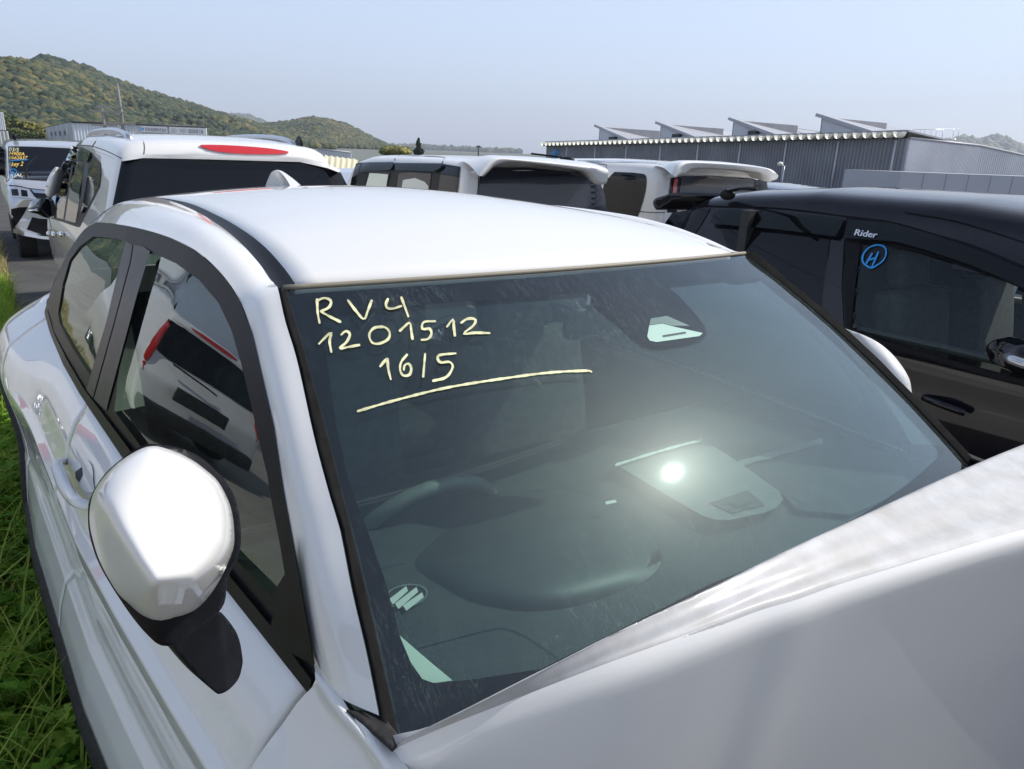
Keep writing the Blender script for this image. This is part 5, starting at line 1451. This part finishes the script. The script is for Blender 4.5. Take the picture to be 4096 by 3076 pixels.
part('quarter_window', [(2690, 850), (2770, 838), (2842, 832), (2800, 905), (2760, 960), (2640, 920)], bB, 'dark_glass', bk_, .004, 24)
part('pillar_panel', [(3330, 945), (3376, 955), (3366, 1150), (3376, 1320), (3280, 1280), (3300, 1100)], bB, 'black_gloss', bk_, .005, 24)
part('wind_visor', [(2838, 893), (2858, 848), (2876, 837), (3120, 850), (3376, 872), (3362, 910), (3340, 945), (3308, 941), (3090, 915), (2875, 897)], bB, 'smoke_visor', bk_, .035, 22, thick=.02)
vs = part('wind_visor', [(3374, 951), (3390, 878), (3568, 893), (3727, 938), (3900, 996), (4096, 1078), (4260, 1160), (4260, 1240), (4096, 1155), (3980, 1100), (3871, 1055), (3700, 998), (3582, 966)], bB, 'smoke_visor', bk_, .035, 22, thick=.02)
text_px('Rider', (3415, 940), (3509, 952), 25, bB, 'emblem_silver', vs, 'lettering', .045, .35)
text_px('Rider', (3417, 941), (3511, 953), 25, bB, 'emblem_silver', vs, 'lettering', .043, .35)
def qb(*p): return [(3400+a*.4213, 900+c*.4213) for a, c in p]
hs_ = [qb((142, 380), (117, 335), (130, 270), (180, 215), (250, 190), (315, 200), (342, 240), (335, 300), (300, 350), (240, 390), (200, 408), (140, 376)), qb((212, 265), (180, 320), (146, 378)), qb((270, 253), (240, 325), (205, 400)), qb((180, 332), (250, 308))]
obj('marker_writing', *merge(*[stroke_px(p, 8, bB, .004) for p in hs_]), 'marker_blue', bk_, label='letter H in a circle drawn in blue marker')
# spoiler over the tailgate
spp = chaikin([(2611, 807), (2620, 793), (2661, 781), (2700, 771), (2742, 769), (2782, 778), (2800, 786), (2740, 792), (2692, 800), (2660, 819), (2636, 839), (2624, 840), (2615, 825)], 1)
obj('roof_spoiler', *slab(depth_sheet(spp, lambda a, c: (P(a, c, x=2.20)-CAM).length, 10), (1.3, 0, 0.)), 'black_paint', bk_)
ab = P(2910, 778, y=1.95); obj('roof_aerial', *merge(ellipsoid(ab, (.028, .05, .03), 14, 8), tube([ab+Vector((0, .0, .02)), P(2960, 752, y=1.80), P(3022, 758, y=1.55)], [.014, .011, .008], 6)), 'black_satin', bk_)
line('shut_line', [(3388, 868), (3384, 960), (3366, 1150), (3372, 1330), (3380, 1420)], 4, bB, 'rubber', bk_)
line('roof_gutter', [(2770, 812), (2846, 824), (3113, 833), (3384, 865), (3568, 889), (3727, 934), (3900, 985), (4096, 1066)], 5, bB, 'rubber', bk_)
line('roof_ditch', [(3620, 850), (3800, 880), (3960, 925), (4140, 985)], 5, bB, 'rubber', bk_)
part('belt_moulding', [(3376, 1325), (3547, 1392), (3680, 1430), (3800, 1464), (3950, 1508), (4096, 1545), (4240, 1580), (4240, 1610), (4096, 1574), (3950, 1535), (3800, 1492), (3680, 1456), (3547, 1418), (3376, 1352)], bB, 'black_gloss', bk_, .014, 22)
hd_ = [on(bB, 3700, 1590), on(bB, 3790, 1612), on(bB, 3874, 1646)]
if all(hd_): obj('door_handle', *tube(spl([hd_[0]+Vector((-.005, 0, 0)), hd_[1]+Vector((-.045, 0, 0)), hd_[2]+Vector((-.03, 0, 0))], 10), .016, 8), 'black_paint', bk_)
dbm = (P(4080, 1440, x=1.93)-CAM).length
mm_ = plane_blob([(4030, 1425), (4040, 1405), (4062, 1388), (4100, 1378), (4170, 1380), (4180, 1500), (4120, 1510), (4060, 1492), (4040, 1460)], 0, dbm, 'black_gloss', 'door_mirror', bk_)
obj('mirror_lamp', *tube([P(4030, 1428, t=dbm-.01), P(4050, 1440, t=dbm-.045), P(4096, 1456, t=dbm-.06), P(4150, 1466, t=dbm-.06)], .018, 8), 'lamp_clear', mm_)
# cabin of the black car
def seat2(x, y, par):
    s_ = obj('seat', *bevelled(box((x, y-.26, .56), (.50, .52, .16)), .05, 3), 'beige_cloth', par)
    obj('backrest', *bevelled(box((x, y+.05, .90), (.48, .15, .60), rx=-.2), .055, 3), 'seat_cloth', s_)
    obj('headrest', *bevelled(box((x, y+.14, 1.28), (.26, .10, .18), rx=-.2), .045, 3), 'seat_cloth', s_)
    for dx in (-.06, .06): obj('headrest_post', *tube([(x+dx, y+.12, 1.12), (x+dx, y+.14, 1.24)], .008, 6), 'bright_metal', s_)
seat2(xb_-.38, .92, bk_); seat2(xb_+.38, .92, bk_); 
obj('dashboard', *bevelled(box((xb_, -.30, .90), (1.4, .5, .25)), .06, 3), 'dash_soft', bk_)
obj('cabin_floor', *box((xb_, .8, .35), (1.6, 3., .05)), 'dark_inside', bk_, smooth=False)
obj('rear_bulkhead', *box((xb_, 1.75, .95), (1.5, .05, 1.1)), 'dark_inside', bk_, smooth=False)
obj('far_door_trim', *bevelled(box((xb_+.79, .5, .80), (.04, 2.0, .46)), .015, 2), 'seat_cloth', bk_)
obj('door_trim', *bevelled(box((xb_+.77, .5, 1.045), (.05, 2.0, .03)), .012, 2), 'beige_cloth', bk_)
obj('near_door_trim', *bevelled(box((xb_-.77, .6, 1.03), (.05, 1.6, .03)), .012, 2), 'seat_cloth', bk_)
obj('belt_buckle', *tube([(xb_+.70, .95, 1.32), (xb_+.70, .92, 1.06), (xb_+.66, .7, .75)], .012, 5), 'seat_cloth', bk_)
wheels(bk_, xb_, .76, (-1.25, 1.55), .32)

# ---------------------------------------------------------------- silver van at the left, nose this way
xv = .05
sv = thing('parked_minicar', 'silver tall van facing this way at the left edge, yellow writing on its windscreen', 'van', (xv, 13.5, 0))
vm = car_shell(xv, 11.7, 15.6, [(11.7, .86), (11.85, 1.06), (12.05, 1.14), (12.5, 1.20), (13.05, 1.56), (13.35, 1.63), (14.6, 1.65), (15.6, 1.60)], .85, .74, belt=1.06, low=.36, edge=.10, ny=120, inset=.07)
obj('body', *vm, 'silver_paint', sv); vB = bvh(*vm)
wsc = part('windscreen', [(30, 584), (150, 587), (300, 594), (330, 720), (184, 722), (110, 717), (34, 712), (31, 650)], vB, 'dark_glass', sv, .008, 10)
part('side_window', [(-40, 590), (16, 585), (20, 700), (-40, 705)], vB, 'dark_glass', sv, .006, 14)
hl = part('headlamp', [(31, 745), (75, 748), (117, 757), (135, 789), (142, 797), (114, 793), (44, 787), (36, 765)], vB, 'lamp_clear', sv, .012, 10)
part('lamp_bowl', [(44, 756), (70, 756), (76, 782), (48, 782)], vB, 'black_gloss', hl, .016, 8); part('lamp_bowl', [(84, 758), (108, 762), (112, 786), (86, 784)], vB, 'dark_glass', hl, .016, 8)
gr = part('grille', [(119, 757), (200, 764), (230, 768), (230, 802), (150, 795), (136, 783)], vB, 'black_gloss', sv, .008, 10)
part('grille_bar', [(124, 757), (230, 766), (230, 778), (136, 771)], vB, 'chrome', gr, .018, 10)
line('bonnet_edge', [(28, 741), (75, 744), (120, 754), (230, 764)], 3.5, vB, 'dark_inside', sv, .006)
part('fog_recess', [(44, 836), (78, 829), (111, 828), (92, 862), (70, 895), (54, 912), (46, 880)], vB, 'black_satin', sv, .006, 10)
part('lower_grille', [(129, 868), (155, 874), (240, 880), (250, 945), (166, 938), (107, 918)], vB, 'black_satin', sv, .006, 10)
part('bumper_lip', [(54, 914), (100, 926), (166, 944), (260, 952), (260, 962), (166, 956), (90, 942), (52, 930)], vB, 'silver_paint', sv, .03, 10, thick=.02)
obj('wiper', *tube([q for q in (on(vB, 106, 716), on(vB, 107, 672), on(vB, 122, 648), on(vB, 148, 631)) if q], .016, 6), 'black_satin', sv)
ra_ = on(vB, 59, 556) or P(59, 556, y=13.4); obj('roof_aerial', *ellipsoid(ra_+Vector((0, 0, .03)), (.04, .05, .05), 10, 6), 'black_satin', sv)
line('pillar_highlight', [(31, 584), (32, 650), (34, 712)], 2.5, vB, 'chrome', sv, .01)
text_px('03/5', (36, 605), (76, 607), 15, vB, 'marker_yellow', wsc, 'marker_writing', .014, .2)
text_px('M900A', (37, 621), (98, 622), 13, vB, 'marker_orange', wsc, 'marker_writing', .014, .2)
text_px('0662637', (36, 637), (111, 637), 13, vB, 'marker_orange', wsc, 'marker_writing', .014, .2)
text_px('key 2', (45, 665), (93, 663), 17, vB, 'marker_orange', wsc, 'marker_writing', .014, .3)
text_px('JAL', (55, 706), (91, 706), 12, vB, 'marker_white', wsc, 'marker_writing', .014, .1)
bl_ = [[(42, 642), (80, 640), (113, 639)], [(51+17*math.cos(t_), 689+13*math.sin(t_)-5*math.cos(t_)*.4) for t_ in np.linspace(0, 6.3, 20)], [(49, 682), (44, 696)], [(57, 684), (52, 697)], [(46, 691), (55, 689)]]
obj('marker_writing', *merge(*[stroke_px(p, 2.6, vB, .014) for p in bl_]), 'marker_blue', wsc)
wheels(sv, xv, .74, (12.4, 14.8), .30)

# ---------------------------------------------------------------- roofs of cars farther back
q = P(3270, 770, t=9.2)
nv = thing('parked_car', 'dark blue car of which only the roof shows behind the black minivan', 'car', (q.x, q.y, 0))
nm_ = car_shell(q.x, q.y-2.0, q.y+2.2, [(q.y-2, .8), (q.y-1.2, .95), (q.y-.7, 1.12), (q.y-.1, q.z+.02), (q.y+.6, q.z+.06), (q.y+1.4, q.z+.02), (q.y+2.2, 1.0)], .86, .64, edge=.12)
obj('body', *nm_, 'navy_paint', nv); nB_ = bvh(*nm_)
obj('roof_aerial', *tube([P(3400, 771, t=8.6), P(3455, 772, t=8.4), P(3462, 768, t=8.4)], .012, 6), 'black_satin', nv)
wheels(nv, q.x, .72, (q.y-1.2, q.y+1.4), .30)
q = P(3980, 818, t=6.6)
wv = thing('parked_car', 'white car of which only the roof and a flat aerial show beyond the black minivan', 'car', (q.x, q.y, 0))
wm_ = car_shell(q.x+.3, q.y-1.6, q.y+2.4, [(q.y-1.6, .8), (q.y-1.0, 1.0), (q.y-.4, q.z-.02), (q.y+.2, q.z+.04), (q.y+1.2, q.z+.03), (q.y+1.8, q.z-.03), (q.y+2.4, 1.0)], .86, .70, edge=.11)
obj('body', *wm_, 'white_paint_far', wv)
ab = P(3640, 792, t=6.4); obj('roof_aerial', *merge(ellipsoid(ab, (.055, .07, .03), 12, 8), tube([ab+Vector((0, 0, .015)), P(3778, 797, t=6.0)], .012, 6)), 'black_satin', wv)
wheels(wv, q.x+.3, .72, (q.y-.9, q.y+1.5), .30)
q = P(1380, 700, t=16.)
bw = thing('parked_car', 'pale blue car far off, its roof showing in the gap beside the SUV', 'car', (q.x, q.y, 0))
bwm = car_shell(q.x+.4, q.y-2, q.y+2.2, [(q.y-2, .8), (q.y-1.2, .95), (q.y-.7, 1.05), (q.y-.1, q.z+.05), (q.y+.6, q.z+.1), (q.y+1.4, q.z), (q.y+2.2, .9)], .84, .64, edge=.12)
obj('body', *bwm, 'silver_paint', bw); wheels(bw, q.x+.4, .72, (q.y-1.2, q.y+1.4), .30)

# ------------------------------------------------------------------ air
hz = bpy.data.materials.new('haze'); hz.use_nodes = True; hn = hz.node_tree.nodes; hl_ = hz.node_tree.links; hn.clear()
ho_ = hn.new('ShaderNodeOutputMaterial'); pv = hn.new('ShaderNodeVolumePrincipled'); pv.inputs['Color'].default_value = (.86, .91, 1., 1)
pv.inputs['Density'].default_value = HAZE; pv.inputs['Anisotropy'].default_value = .2; hl_.new(pv.outputs[0], ho_.inputs['Volume'])
if HAZE > 0:
    hb_ = obj('haze', *box((500, 1500, 195), (9100, 9100, 400)), hz, kind='stuff', smooth=False)
